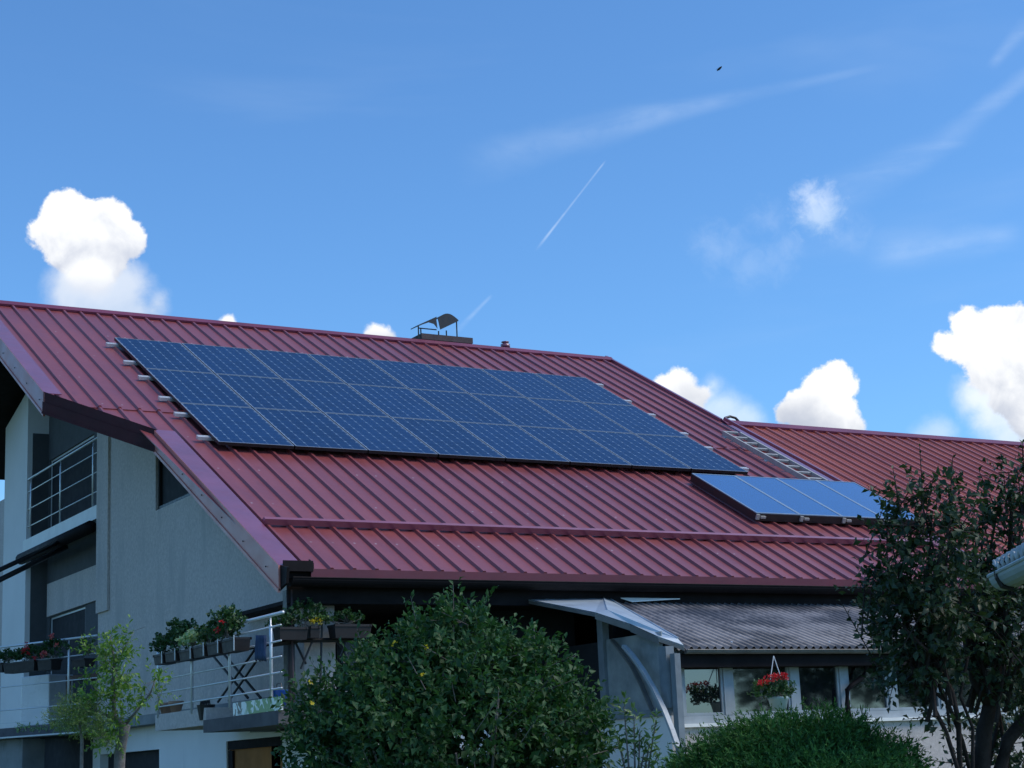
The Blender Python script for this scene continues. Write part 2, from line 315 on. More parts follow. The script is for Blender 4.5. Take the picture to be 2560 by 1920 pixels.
# ------------------------------------------------------------------ mesh helpers
class MB:
    def __init__(s): s.v = []; s.f = []
    def add(s, vs, fs):
        k = len(s.v); s.v += [tuple(x) for x in vs]; s.f += [tuple(i+k for i in f) for f in fs]; return s
    def box(s, o, a, b, c):          # corner o, edge vectors a, b, c
        o, a, b, c = map(Vector, (o, a, b, c))
        vs = [o, o+a, o+a+b, o+b, o+c, o+a+c, o+a+b+c, o+b+c]
        if a.cross(b).dot(c) < 0: fs = [(0, 1, 2, 3), (4, 7, 6, 5), (0, 4, 5, 1), (1, 5, 6, 2), (2, 6, 7, 3), (3, 7, 4, 0)]
        else: fs = [(3, 2, 1, 0), (5, 6, 7, 4), (1, 5, 4, 0), (2, 6, 5, 1), (3, 7, 6, 2), (0, 4, 7, 3)]
        return s.add(vs, fs)
    def bb(s, x0, x1, y0, y1, z0, z1): return s.box((x0, y0, z0), (x1-x0, 0, 0), (0, y1-y0, 0), (0, 0, z1-z0))
    def bar(s, p, q, wd, ht=None, up=(0, 0, 1)):
        p, q = Vector(p), Vector(q); d = (q-p).normalized(); a = d.cross(Vector(up)).normalized(); b = a.cross(d); ht = ht or wd
        return s.box(p-a*wd/2-b*ht/2, q-p, a*wd, b*ht)
    def prism(s, pts, ext):
        pts = [Vector(p) for p in pts]; ext = Vector(ext); n = len(pts)
        return s.add(pts+[p+ext for p in pts], [tuple(range(n-1, -1, -1)), tuple(range(n, 2*n))]+[(i, (i+1) % n, (i+1) % n+n, i+n) for i in range(n)])
    def tube(s, pts, r, n=8, r2=None, cap=True):
        pts = [Vector(p) for p in pts]; m = len(pts); rs = r if isinstance(r, (list, tuple)) else [r+((r2 if r2 is not None else r)-r)*i/(m-1) for i in range(m)]
        vs = []; ref = Vector((0.3, .1, 1)).normalized()
        for i, p in enumerate(pts):
            d = (pts[min(i+1, m-1)]-pts[max(i-1, 0)]).normalized()
            a = d.cross(ref)
            if a.length < .05: a = d.cross(Vector((1, 0, 0)))
            a.normalize(); b = d.cross(a)
            vs += [p+(a*math.cos(2*math.pi*j/n)+b*math.sin(2*math.pi*j/n))*rs[i] for j in range(n)]
        fs = [(i*n+j, i*n+(j+1) % n, (i+1)*n+(j+1) % n, (i+1)*n+j) for i in range(m-1) for j in range(n)]
        if cap: fs += [tuple(range(n-1, -1, -1)), tuple((m-1)*n+j for j in range(n))]
        return s.add(vs, fs)
    def lathe(s, c, prof, n=14):
        c = Vector(c); vs = []; m = len(prof)
        for (r, z) in prof: vs += [c+Vector((r*math.cos(2*math.pi*j/n), r*math.sin(2*math.pi*j/n), z)) for j in range(n)]
        fs = [(i*n+j, i*n+(j+1) % n, (i+1)*n+(j+1) % n, (i+1)*n+j) for i in range(m-1) for j in range(n)]
        return s.add(vs, fs+[tuple(range(n-1, -1, -1)), tuple((m-1)*n+j for j in range(n))])
    def build(s, name, mat, parent=None, smooth=False, bevel=0, origin=None):
        me = bpy.data.meshes.new(name); o0 = Vector(origin) if origin is not None else Vector((0, 0, 0))
        me.from_pydata([tuple(Vector(v)-o0) for v in s.v], [], s.f); me.update()
        o = bpy.data.objects.new(name, me); COL.objects.link(o); o.location = o0
        me.materials.append(MT[mat] if isinstance(mat, str) else mat)
        if smooth: me.shade_smooth()
        if bevel:
            bm = o.modifiers.new('bevel', 'BEVEL'); bm.width = bevel; bm.segments = 2; bm.limit_method = 'ANGLE'
        if parent: setpar(o, parent)
        return o
def setpar(o, p):
    o.parent = p; L = Vector(p.location)
    if p.parent: L = L+Vector(p.parent.location)
    o.location = Vector(o.location)-L      # every thing root is an unrotated Empty or mesh unless it is placed by hand
def tag(o, label, cat, group=None, kind=None):
    if label: o['label'] = label
    if cat: o['category'] = cat
    if group: o['group'] = group
    if kind: o['kind'] = kind
    return o
def thing(name, loc, label, cat, group=None):
    e = bpy.data.objects.new(name, None); COL.objects.link(e); e.location = loc; e.empty_display_size = .2
    return tag(e, label, cat, group)
def wall(mb, axis, c, th, s0, s1, z0, top, holes=()):
    """wall slab in plane axis=c, thickness th away, along s0..s1, base z0, top(s) function; holes (s0,s1,z0,z1) are open"""
    br = sorted({s0, s1, *[h[i] for h in holes for i in (0, 1)]})
    def P3(s, z, k): return (c+k, s, z) if axis == 0 else (s, c+k, z)
    for a, b in zip(br[:-1], br[1:]):
        hs = sorted([h for h in holes if h[0] <= a+1e-6 and h[1] >= b-1e-6], key=lambda h: h[2])
        lo = z0
        for h in hs+[None]:
            if h: ta = tb = h[2]
            else: ta, tb = top(a), top(b)
            if min(ta, tb) > lo+1e-4:
                vs = [P3(a, lo, 0), P3(b, lo, 0), P3(b, tb, 0), P3(a, ta, 0), P3(a, lo, th), P3(b, lo, th), P3(b, tb, th), P3(a, ta, th)]
                mb.add(vs, [(0, 1, 2, 3), (4, 7, 6, 5), (0, 4, 5, 1), (1, 5, 6, 2), (2, 6, 7, 3), (3, 7, 4, 0)])
            if h: lo = h[3]
# roof frame: u along the ridge (world X), v up the slope, n normal
SL = 0.5011197; P0 = Vector((7.5507033, 24.196253, 6.3460736))
UPV = Vector((0, math.cos(SL), math.sin(SL))); NV = Vector((0, -math.sin(SL), math.cos(SL))); XV = Vector((1, 0, 0))
def uv(u, v, n=-.12): return P0+XV*u+UPV*v+NV*n
def roofz(y, n=-.12): # height of the roof surface over y
    q = P0+NV*n; return q.z+(y-q.y)*math.tan(SL)
GROUND = -1.6; H_ = Vector((0, 0, 1))
# ------------------------------------------------------------------ ground
g = MB().add([(-400, -400, GROUND), (400, -400, GROUND), (400, 400, GROUND), (-400, 400, GROUND)], [(0, 1, 2, 3)]).build('ground', 'ground')
tag(g, 'green lawn around the house', 'ground', kind='structure')
# ------------------------------------------------------------------ house
HX = 7.3           # gable wall plane
house = thing('house', (HX, 20, GROUND), 'large grey rendered house with a dark red ribbed metal roof carrying solar panels', 'house')
PITCHW = .258
def ribbed(u0, u1, vlo, vhi, phase, n0, rib=.031, wave=False):
    us = [(u0, 0)]
    k = math.ceil((u0-phase)/PITCHW)
    while phase+k*PITCHW < u1-.03:
        c = phase+k*PITCHW
        for du, h in ((-.034, 0), (-.018, rib), (.012, rib), (.034, 0)):
            if u0 < c+du < u1: us.append((c+du, h))
        if wave:
            for du in (.10, .16): 
                if c+du+.02 < u1: us += [(c+du-.012, 0), (c+du-.005, .008), (c+du+.005, .008), (c+du+.012, 0)]
        k += 1
    us.append((u1, 0)); mb = MB(); us.sort(key=lambda q: q[0])
    for (a, ha), (b, hb) in zip(us[:-1], us[1:]):
        if b-a < 1e-5: continue
        la, lb = vlo(a), vlo(b); ta, tb = vhi(a), vhi(b)
        if la >= ta and lb >= tb: continue
        mb.add([uv(a, la, n0+ha), uv(b, lb, n0+hb), uv(b, tb, n0+hb), uv(a, ta, n0+ha)], [(0, 1, 2, 3)])
        if min(ha, hb) >= 0: mb.add([uv(a, la, n0+ha), uv(b, lb, n0+hb), uv(b, lb, n0-.012), uv(a, la, n0-.012)], [(3, 2, 1, 0)])
    return mb
VE = -8.66; VR = 1.84
def edge_v(u):
    if u < -.63: return -2.92-(u+1.68)*1.31/1.05
    return VE
seam = -3.30
roof = ribbed(-1.66, 9.70, lambda u: max(seam, edge_v(u)), lambda u: VR, -.03, -.108).build('roof', 'roof', house)
rl = ribbed(-1.40, 9.70, edge_v, lambda u: max(seam+.05, edge_v(u)), -.03, -.122)
rl.build('lower_roof_sheet', 'roof', roof)
# underside, back slope
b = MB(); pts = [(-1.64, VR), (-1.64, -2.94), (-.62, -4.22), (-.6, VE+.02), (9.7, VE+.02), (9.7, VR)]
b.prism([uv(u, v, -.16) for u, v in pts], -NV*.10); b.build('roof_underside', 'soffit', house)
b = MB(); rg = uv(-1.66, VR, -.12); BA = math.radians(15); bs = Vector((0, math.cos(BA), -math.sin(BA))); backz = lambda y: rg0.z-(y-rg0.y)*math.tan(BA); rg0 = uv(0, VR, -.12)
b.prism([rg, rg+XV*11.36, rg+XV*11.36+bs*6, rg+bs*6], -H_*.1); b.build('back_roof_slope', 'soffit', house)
# ridge cap
b = MB()
b.prism([uv(-1.72, VR-.085, -.068), uv(-1.72, VR-.085, -.10), uv(-1.72, VR-.02, -.10), uv(-1.72, VR+.08, -.16), uv(-1.72, VR+.10, -.09), uv(-1.72, VR+.03, -.045)], XV*11.46)
b.build('ridge_cap', 'ridge', roof)
# verge flashings: flat top strip + vertical barge board + lip
def verge(u, v0, v1, inner, name, h=.27):
    MB().box(uv(u, v0, -.085), XV*inner, UPV*(v1-v0), NV*.012).build(name, 'trim', roof); b = MB()
    a, c = uv(u-.004, v0, -.075), uv(u-.004, v1, -.075)
    b.prism([a, c, c-Vector((0, 0, h)), a-Vector((0, 0, h))], (.02, 0, 0))
    b.prism([a-Vector((.012, 0, h-.02)), c-Vector((.012, 0, h-.02)), c-Vector((.012, 0, h+.02)), a-Vector((.012, 0, h+.02))], (.03, 0, 0))
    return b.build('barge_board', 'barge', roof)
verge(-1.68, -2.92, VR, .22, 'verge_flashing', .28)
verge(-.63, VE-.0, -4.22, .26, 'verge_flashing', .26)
for v0, v1, u in ((-2.7, 1.5, -1.686), (-8.3, -4.4, -.636)):
    v = v0
    while v < v1:
        p = uv(u-.004, v, -.075)-Vector((0, 0, .15)); MB().bb(p.x-.006, p.x, p.y-.008, p.y+.008, p.z-.008, p.z+.008).build('screw', 'gutter', roof); v += .72
# diagonal eave board between the two verges
a, c = uv(-1.69, -2.90, -.06), uv(-.62, -4.245, -.06); dd = (c-a).cross(Vector((0, 0, 1))).normalized()
b = MB(); H = Vector((0, 0, 1))
b.prism([a+dd*.0, c, c-H*.13, a-H*.13], -dd*.03)
b.prism([a-H*.132+dd*.02, c-H*.132+dd*.02, c-H*.27+dd*.02, a-H*.27+dd*.02], -dd*.04)
b.prism([a-H*.268+dd*.04, c-H*.268+dd*.04, c-H*.29+dd*.04, a-H*.29+dd*.04], -dd*.06)
b.build('eave_board', 'darktrim', roof)
# front eave: drip trim, gutter with end overflow guard, fascia
EL = uv(-.6, VE, -.12)
b = MB(); b.box(EL+Vector((.33, -.015, -.095)), XV*16, (0, .02, 0), (0, 0, .105)); b.build('eave_trim', 'fascia', roof)
def gutter(mb, p, q, r, n=10, out=Vector((0, -1, 0))):
    p, q = Vector(p), Vector(q); vs = []
    for e in (p, q):
        for k in range(n+1):
            t = math.pi*k/n; vs.append(e+out*(r*math.cos(t))-H*(r*math.sin(t)))
        for k in range(n, -1, -1):
            t = math.pi*k/n; vs.append(e+out*((r-.006)*math.cos(t))-H*((r-.006)*math.sin(t)))
    m = 2*(n+1); fs = [(i, (i+1) % m, (i+1) % m+m, i+m) for i in range(m)]
    mb.add(vs, fs); mb.add([p+out*(r*math.cos(math.pi*k/n))-H*(r*math.sin(math.pi*k/n)) for k in range(n+1)], [tuple(range(n+1))])
    mb.tube([p+out*r, q+out*r], .007, 6)
gp = EL+Vector((.06, -.09, -.10)); b = MB(); gutter(b, gp, gp+XV*16.2, .085)
b.prism([EL+Vector((-.01, -.19, .0)), EL+Vector((-.01, .08, .06)), EL+Vector((-.01, .08, -.22)), EL+Vector((-.01, -.16, -.16))], (.03, 0, 0))
b.box(EL+Vector((.02, -.03, -.02)), (.33, 0, 0), (0, .02, 0), (0, 0, .11)); b.box(EL+Vector((.35, -.01, .0)), (.015, 0, 0), (0, .10, .05), (0, 0, .07))
b.build('gutter', 'gutter', roof, smooth=False)
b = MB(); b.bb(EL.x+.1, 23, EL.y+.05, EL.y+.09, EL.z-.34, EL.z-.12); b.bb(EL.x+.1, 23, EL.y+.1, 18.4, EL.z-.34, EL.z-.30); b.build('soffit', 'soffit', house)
# snow guard strip
b = MB(); p = uv(-.34, -7.42, -.10); L = 9.7
b.prism([p, p+NV*.075-UPV*.01, p+NV*.085+UPV*.03, p+UPV*.11], XV*L)
b.build('snow_guard', 'trim', roof)
# wing roof (lower ridge, redder sheets)
UW0 = 9.80
wing = ribbed(UW0, 24, lambda u: VE, lambda u: -1.78, -.03, -.14, .030, True).build('wing_roof', 'wing', house)
b = MB(); b.prism([uv(9.74, -1.90, -.095), uv(9.74, -1.90, -.13), uv(9.74, -1.80, -.13), uv(9.74, -1.68, -.18), uv(9.74, -1.68, -.12), uv(9.74, -1.75, -.075)], XV*14.3); b.build('ridge_cap', 'ridge', wing)
b = MB(); b.box(uv(9.70, -5.0, -.06), XV*.035, UPV*3.15, NV*.05); b.box(uv(9.735, -8.6, -.13), XV*.14, UPV*6.7, NV*.02); b.build('joint_flashing', 'trim', wing)
b = MB(); b.box(uv(9.69, -1.75, -.12), XV*.05, UPV*3.75, NV*.06); a = uv(9.735, -1.75, -.07); c = uv(9.735, VR, -.07); b.prism([a, c, c-H*.26, a-H*.26], (.015, 0, 0)); b.build('verge_flashing', 'trim', roof)
b = MB(); pts = [(9.72, -1.8), (9.72, VE+.02), (24, VE+.02), (24, -1.8)]; b.prism([uv(u, v, -.17) for u, v in pts], -NV*.1)
rg = uv(9.72, -1.8, -.17); b.add([rg, rg+XV*14.3, rg+XV*14.3+bs*7, rg+bs*7], [(0, 1, 2, 3)]); b.build('wing_roof_underside', 'soffit', house)
# ------------------------------------------------------------------ walls
FY = atX(66, 1300, HX).y           # far reveal of the loggias
NY = atX(247, 1300, HX).y          # corner of the gable wall
upz = atX(251, 1257.8, HX).z       # top of white slab edge (near end)
print('FY NY upz', FY, NY, upz)
rt = lambda y: roofz(y)-.14
gz0 = atX(243, 1805, HX).z
gw = MB(); wy0, wy1 = atX(520, 1300, HX).y, atX(389, 1200, HX).y; wz0 = atX(389, 1277, HX).z
wall(gw, 0, HX, .35, 16.9, NY, gz0, rt, [(wy0-.4, wy1, wz0, rt(wy1)-.05)])
gw.build('wall', 'wall', house)
b = MB(); b.bb(HX-.035, HX-.003, NY-.52, NY, atX(258, 1530, HX).z, rt(NY-.52)-.02); b.build('pilaster', 'wall', house)
wf = MB(); z1 = rt(wy0-.4)-.03; wf.bb(HX+.03, HX+.07, wy0-.39, wy1-.01, wz0+.01, wz0+.05); wf.bb(HX+.03, HX+.07, wy1-.05, wy1-.01, wz0+.051, rt(wy1)-.06)
o = wf.build('window', 'black', house); MB().prism([(HX+.075, wy0-.39, wz0+.01), (HX+.075, wy1-.01, wz0+.01), (HX+.075, wy1-.01, rt(wy1)-.06), (HX+.075, wy0-.39, max(wz0+.02, z1))], (.005, 0, 0)).build('pane', 'dark', o)
# loggia shell: far reveal wall (its -X end is the bright column), back wall, ceilings
BX = atY(120, 1250, FY).x
colY = atX(10, 1300, HX).y; lz_ = atX(243, 1790, HX).z
b = MB(); b.prism([(HX, FY, -1.6), (HX, colY, -1.6), (HX, colY, backz(colY)-.25), (HX, FY, min(roofz(FY), backz(FY))-.25)], (BX+.4-HX, 0, 0)); b.build('wall', 'wall2', house)  # column end looks sky-lit through its paler render
MB().bb(HX+.08, BX-.001, FY-.02, FY-.002, lz_, 5.6).build('reveal_shade_sheet', 'loggia', house)  # dark sheet over the far wall, recess shade in its colour
b = MB(); b.bb(HX+1.0, HX+1.2, colY+.01, 48, -1.6, 5.4); b.build('wall', 'wall', house)
dz1 = atX(180, 1118, BX).z; dy0, dy1 = atX(234, 1250, BX).y, atX(123, 1250, BX).y
lz1 = atX(180, 1526, BX).z; ly0, ly1 = atX(213, 1550, BX).y, atX(124, 1550, BX).y
fz = upz-.12
lfz = atX(243, 1790, HX).z         # lower loggia floor
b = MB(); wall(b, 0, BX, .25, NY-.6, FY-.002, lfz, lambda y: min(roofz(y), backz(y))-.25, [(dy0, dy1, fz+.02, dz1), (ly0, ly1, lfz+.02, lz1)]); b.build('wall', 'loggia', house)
for (y0, y1, z0, z1) in ((dy0, dy1, fz+.03, dz1), (ly0, ly1, lfz+.03, lz1)):
    b = MB()
    b.bb(BX+.02, BX+.07, y0+.0, y0+.07, z0, z1)
    b.bb(BX+.03, BX+.06, y1-.03, y1, z0, z1); b.bb(BX+.03, BX+.06, y0+.071, y1-.031, z1-.03, z1)
    o = b.build('door', 'pvc', house); MB().bb(BX+.04, BX+.05, y0+.03, y1-.01, z0, z1-.01).build('pane', 'dark', o)
# lighter roller box above each door, lower loggia pillar panel
b = MB(); p0 = atX(118, 1440, BX-.03); p1 = atX(243, 1440, BX-.03); b.bb(BX-.03, BX-.002, p1.y, p0.y, lz1+.02, atX(180, 1438, BX).z); b.build('roller_shutter_box', 'wall', house)
# slabs
b = MB(); zt = upz; b.bb(HX-.02, HX+.10, NY-.0, FY+.12, zt-.20, zt-.005); b.build('slab_edge', 'slab', house)
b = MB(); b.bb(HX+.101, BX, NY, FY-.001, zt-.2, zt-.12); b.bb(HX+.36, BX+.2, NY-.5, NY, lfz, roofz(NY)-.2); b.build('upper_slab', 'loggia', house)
b = MB(); b.bb(HX-.02, BX+.2, NY-.3, FY, lfz-.16, lfz); b.build('lower_slab', 'concrete', house)
# ------- balcony railings (posts, top rail, three bars)
def railing(name, label, p, q, h, posts, nb=3, rail_ext=(0, 0), z_off=.0, r=.017, mat='steel'):
    p, q = Vector(p), Vector(q); d = q-p; t = thing(name, p, label, 'railing', None)
    MB().tube([p+H*h-d.normalized()*rail_ext[0], q+H*h+d.normalized()*rail_ext[1]], r, 8).build('handrail', mat, t, True)
    for s in posts:
        c = p+d*s; MB().tube([c+H*z_off, c+H*(h-.10), c+H*(h-.09), c+H*(h-.02)], [r*.95, r*.95, .008, .008], 8).build('post', mat, t, True)
    for k in range(nb):
        zz = z_off+.04+(h-z_off-.05)*(k+.55)/(nb+.25); MB().tube([p+H*zz-d.normalized()*rail_ext[0]*.3, q+H*zz+d.normalized()*rail_ext[1]], .009, 6).build('bar', mat, t, True)
    return t
rx = HX+.02
pn, pf = atX(248, 1258, rx), atX(66, 1345, rx); hh = atX(251, 1092, rx).z-atX(251, 1258, rx).z
zb = (pn.z+pf.z)/2
railing('balcony_railing', 'stainless steel railing on the white edged upper balcony', (rx, pn.y, zb-.02), (rx, pf.y-.1, zb-.02), hh+.01, [.08, .52, .965], 3, (.02, .06))
# lower left balcony: diagonal front, from the gable corner outwards to the left
c0 = atX(243, 1588.5, HX-.1); dl = Vector((-math.sin(math.radians(21.8)), math.cos(math.radians(21.8)), 0))
def on_diag(px, py):
    # point on the vertical plane through c0 along dl
    n = Vector((dl.y, -dl.x, 0)); d = ray(px, py); return d*(n.dot(c0)/n.dot(d))
e0 = on_diag(-60, 1615); zf = on_diag(243, 1797).z
A = Vector((c0.x, c0.y, zf)); B = Vector((e0.x, e0.y, zf))
print('diag', A, B, c0.z, e0.z)
railing('balcony_railing', 'stainless steel railing with red geraniums on the lower left balcony', A, B, c0.z-zf, [.22, .84, .99], 3, (.0, 0))
b = MB(); tl = Vector((B.x+3.0, B.y+1.5, zf))
b.prism([A+Vector((.4, .3, -.03)), A-H*.03, B-H*.03, B+Vector((3, 1, -.03)), A+Vector((1, 1.5, -.03))], (0, 0, -.13)); b.build('balcony_slab', 'slabgrey', house)
b = MB(); nd = Vector((-dl.y, dl.x, 0)); b.bar(A+nd*.02+H*.04, B+nd*.02+H*.04, .012, .012); b.bar(A+nd*.05-H*.17, B+nd*.05-H*.17, .3, .02); b.build('slab_trim', 'pvc', house)
# ground floor below: set back wall, concrete pier, dark opening, garage door
GX = HX+.25
gy = lambda px, py=1880: atX(px, py, GX).y
b = MB(); dop = (gy(706), gy(566), -1.6, atX(600, 1850, GX).z)
wnd = (gy(398), gy(250), -.6, atX(300, 1882, GX).z)
wall(b, 0, GX, .25, 16.9, gy(232), -1.6, lambda y: gz0-.02, [dop, wnd]); b.build('wall', 'wall2', house)
o = MB().bb(GX+.05, GX+.10, dop[0], dop[1], -1.6, dop[3]-.10).build('garage_door', 'door', house)
b = MB(); b.bb(GX+.02, GX+.045, dop[1]-.14, dop[1]-.002, -1.6, dop[3]-.11); b.bb(GX+.02, GX+.12, dop[0], dop[1], dop[3]-.10, dop[3]-.002); b.build('frame', 'soffit', o)
MB().bb(GX+.12, GX+.13, wnd[0], wnd[1], wnd[2], wnd[3]).build('window', 'dark', house)
b = MB(); b.bb(GX+.6, GX+.9, gy(232), gy(50)+3, -1.6, lfz-.17); b.build('wall', 'dark', house)  # near-black backing that darkens the opening
MB().bb(GX+.02, GX+.12, gy(231), gy(57), -1.6, lfz-.17).build('wall', 'dark', house)  # near-black sheet across the opening, standing in for its shade
q = on_diag(-40, 1880); q2 = on_diag(56, 1880)
b = MB(); b.box((q2.x, q2.y, -1.6), (q-q2), Vector((.35, .14, 0)), (0, 0, zf-.2+1.6)); b.build('pier', 'concrete', house)
# under the gable overhang
b = MB(); b.bb(HX, GX+.3, 16.9, NY, gz0-.12, gz0-.002); b.build('overhang_beam', 'concrete', house)
# front wall under the eave
FYW = 18.3
b = MB(); wall(b, 1, FYW, .25, HX+.3, 24, -1.6, lambda x: roofz(FYW)-.2); b.build('wall', 'soffit', house)  # shade at the back of the terrace is painted by the near-black material
MB().bb(GX, 10.4, 16.9, 17.05, -1.6, .5).build('wall', 'wall2', house)
MB().bb(GX-.3, 10.4, 16.85, FYW, .5, .62).build('terrace_slab', 'concrete', house)
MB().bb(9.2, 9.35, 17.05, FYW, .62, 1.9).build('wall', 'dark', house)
# chimney with arched cowl, vent pipe
cY = 26.3
ch = MB(); ch.bb(13.55, 14.47, cY-.25, cY+.45, 6.4, 7.27); ch.build('chimney', 'wall', roof)
ch = MB(); p = [(13.43, 7.27), (13.61, 7.34), (14.49, 7.34), (14.49, 7.24), (13.5, 7.22)]
ch.bb(13.50, 14.50, cY-.32, cY+.5, 7.25, 7.35)
cho = ch.build('chimney_slab', 'brick', roof)
cow = MB(); zl = 7.35
for (x, y, z) in ((13.45, cY-.3, 7.47), (13.84, cY-.3, 7.42), (14.20, cY-.3, 7.66), (13.6, cY-.1, 7.5), (14.1, cY-.1, 7.5)): cow.tube([(x, y, zl-.12), (x, y, z)], .012, 6)
def arc(xa, za, xb, zb_, rise, n=10): return [(xa+(xb-xa)*k/n, za+(zb_-za)*k/n+rise*math.sin(math.pi*k/n)) for k in range(n+1)]
for prof in (arc(13.80, 7.62, 14.21, 7.63, .10),):
    pts = [(x, z) for x, z in prof]
    for (x0, z0), (x1, z1) in zip(pts[:-1], pts[1:]): cow.box((x0, cY-.35, z0), (x1-x0, 0, z1-z0), (0, .3, 0), (0, 0, .012))
cow.add([(13.80, cY-.36, 7.62)]+[(x, cY-.36, z) for x, z in arc(13.80, 7.62, 14.21, 7.63, .10)[1:]]+[(13.84, cY-.36, 7.43)], [tuple(range(12))[::-1]])
cow.add([(13.84, cY-.37, 7.43), (14.21, cY-.37, 7.62), (13.80, cY-.37, 7.63)], [(0, 1, 2)])
cow.box((13.40, cY-.36, 7.45), (.38, 0, .19), (0, .25, 0), (0, 0, .018)); cow.add([(13.42, cY-.361, 7.46), (13.77, cY-.361, 7.65), (13.79, cY-.361, 7.44), (13.72, cY-.361, 7.52), (13.62, cY-.361, 7.54)], [(4, 3, 2, 1, 0)])
cow.tube([(13.45, cY-.3, 7.44), (13.8, cY-.3, 7.44)], .01, 6)
cow.build('chimney_cowl', 'black', roof)
MB().lathe((15.19, 26.05, 7.05), [(.055, 0), (.055, .2), (.085, .20), (.085, .255), (.05, .26), (.05, .285), (.07, .29), (.07, .305), (.02, .31)], 14).build('vent_pipe', 'trim', roof, True)
b = MB(); b.tube([uv(9.80, -1.72, -.1), uv(9.86, -1.66, -.07), uv(9.98, -1.63, -.045), uv(10.08, -1.65, -.06), uv(10.12, -1.70, -.1)], .022, 8); b.build('cable_loop', 'black', roof, True)
# ------------------------------------------------------------------ solar panels
ROT = Matrix((XV, UPV, NV)).transposed().to_4x4()
def place(o, u, v, n): o.matrix_world = Matrix.Translation(uv(u, v, n)) @ ROT
PW, PH = .992, 1.582
pt = bpy.data.objects.new('photovoltaic_module', None); COL.objects.link(pt)
fm = MB(); fw, fh = .013, .045
for z0_, z1_, mt_, nm_ in ((-fh, -.0045, 'panelback', 'frame'), (-.004, 0, None, 'glare_lip')):
    fm = MB(); fm.bb(0, fw, 0, PH, z0_, z1_); fm.bb(PW-fw, PW, 0, PH, z0_, z1_); fm.bb(fw, PW-fw, 0, fw, z0_, z1_); fm.bb(fw, PW-fw, PH-fw, PH, z0_, z1_)
    fo = fm.build(nm_, mt_ or simple('frame_glare', (.26, .32, .39), .4, .3, .05)); fo.parent = pt  # paler top strip paints the glare on the black frame
ce = MB().bb(fw, PW-fw, fw, PH-fw, -.03, -.004).build('cells', 'pv'); ce.parent = pt
ordn = ['first', 'second', 'third', 'fourth', 'fifth', 'sixth', 'seventh', 'eighth']
rown = ['top', 'middle', 'bottom']
def copytree(o):
    c = o.copy(); COL.objects.link(c)
    for chd in o.children:
        d = chd.copy(); COL.objects.link(d); d.parent = c
    return c
for j in range(3):
    for i in range(8):
        o = pt if (i, j) == (0, 0) else copytree(pt)
        place(o, i*1.012+.008, -(j+1)*1.6+.01, 0.0)
        pos = 'leftmost' if i == 0 else 'rightmost' if i == 7 else ordn[i]+' from left'
        tag(o, f'dark blue solar panel, {pos} in the {rown[j]} row of the big array', 'solar panel', 'solar panels in the big roof array')
for k, v in enumerate((-.21, -1.13, -1.87, -2.83, -3.52, -4.47)):
    m = MB(); 
    for s in (-.034, .008): m.box(uv(-.16, v+s, -.086), XV*8.48, UPV*.026, NV*.045)
    m.box(uv(-.155, v-.03, -.083), XV*8.47, UPV*.06, NV*.012)
    o = m.build('mounting_rail', 'alu', origin=uv(-.16, v, -.09))
    lab = ['top end of the top panel row', 'bottom end of the top panel row', 'top end of the middle panel row', 'bottom end of the middle panel row', 'top end of the bottom panel row', 'bottom end of the bottom panel row'][k]
    tag(o, f'double silver mounting rail poking out under the {lab}', 'mounting rail', 'rails under the solar panels')
# thermal collectors
cw, chh = .735, 1.58
ct = bpy.data.objects.new('solar_collector', None); COL.objects.link(ct)
m = MB(); m.bb(0, cw, 0, chh, -.115, -.012); q = m.build('casing', 'panelback'); q.parent = ct
m = MB(); m.bb(0, .022, 0, chh, -.012, 0); m.bb(cw-.022, cw, 0, chh, -.012, 0); m.bb(.022, cw-.022, 0, .022, -.012, 0); m.bb(.022, cw-.022, chh-.022, chh, -.012, 0); q = m.build('frame', simple('blue_grey_frame', (.26, .36, .46), .4, .2)); q.parent = ct
m = MB(); m.bb(.022, cw-.022, .022, chh-.022, -.014, -.004); q = m.build('glass', 'collector'); q.parent = ct
m = MB(); m.bb(.0, .05, -.025, -.001, -.09, -.02); m.bb(.07, .15, -.03, -.001, -.07, -.04); q = m.build('bracket', 'dullalu'); q.parent = ct
labs = ['leftmost sky blue glass collector beside the lower corner of the dark panels', 'second sky blue glass collector from left', 'third sky blue glass collector from left', 'rightmost sky blue glass collector, partly behind the tree']
for i in range(4):
    o = ct if i == 0 else copytree(ct); place(o, 6.87+i*.738, -6.68, .03); tag(o, labs[i], 'solar collector', 'glass collectors low on the roof')
m = MB(); m.box(uv(6.9, -6.5, -.10), XV*2.9, UPV*.05, NV*.012); m.box(uv(6.9, -5.3, -.10), XV*2.9, UPV*.05, NV*.012); tag(m.build('collector_support', 'black', origin=uv(6.9, -6.5, -.1)), 'black support rails under the glass collectors', 'support rail')
# ladder
lad = thing('ladder', uv(9.08, -4.85, -.07), 'aluminium ladder lying on the red roof above the glass collectors', 'ladder')
for u in (9.10, 9.43): MB().box(uv(u, -4.95, -.085), XV*.032, UPV*2.28, NV*.075).build('side_rail', 'dullalu', lad)
for k in range(9): MB().box(uv(9.133, -4.85+k*.275, -.055), XV*.296, UPV*.045, NV*.03).build('rung', 'dullalu', lad)
for v in (-2.80, -3.92): MB().box(uv(9.07, v, -.10), XV*.03, UPV*.06, NV*.02).build('hook', 'alu', lad)
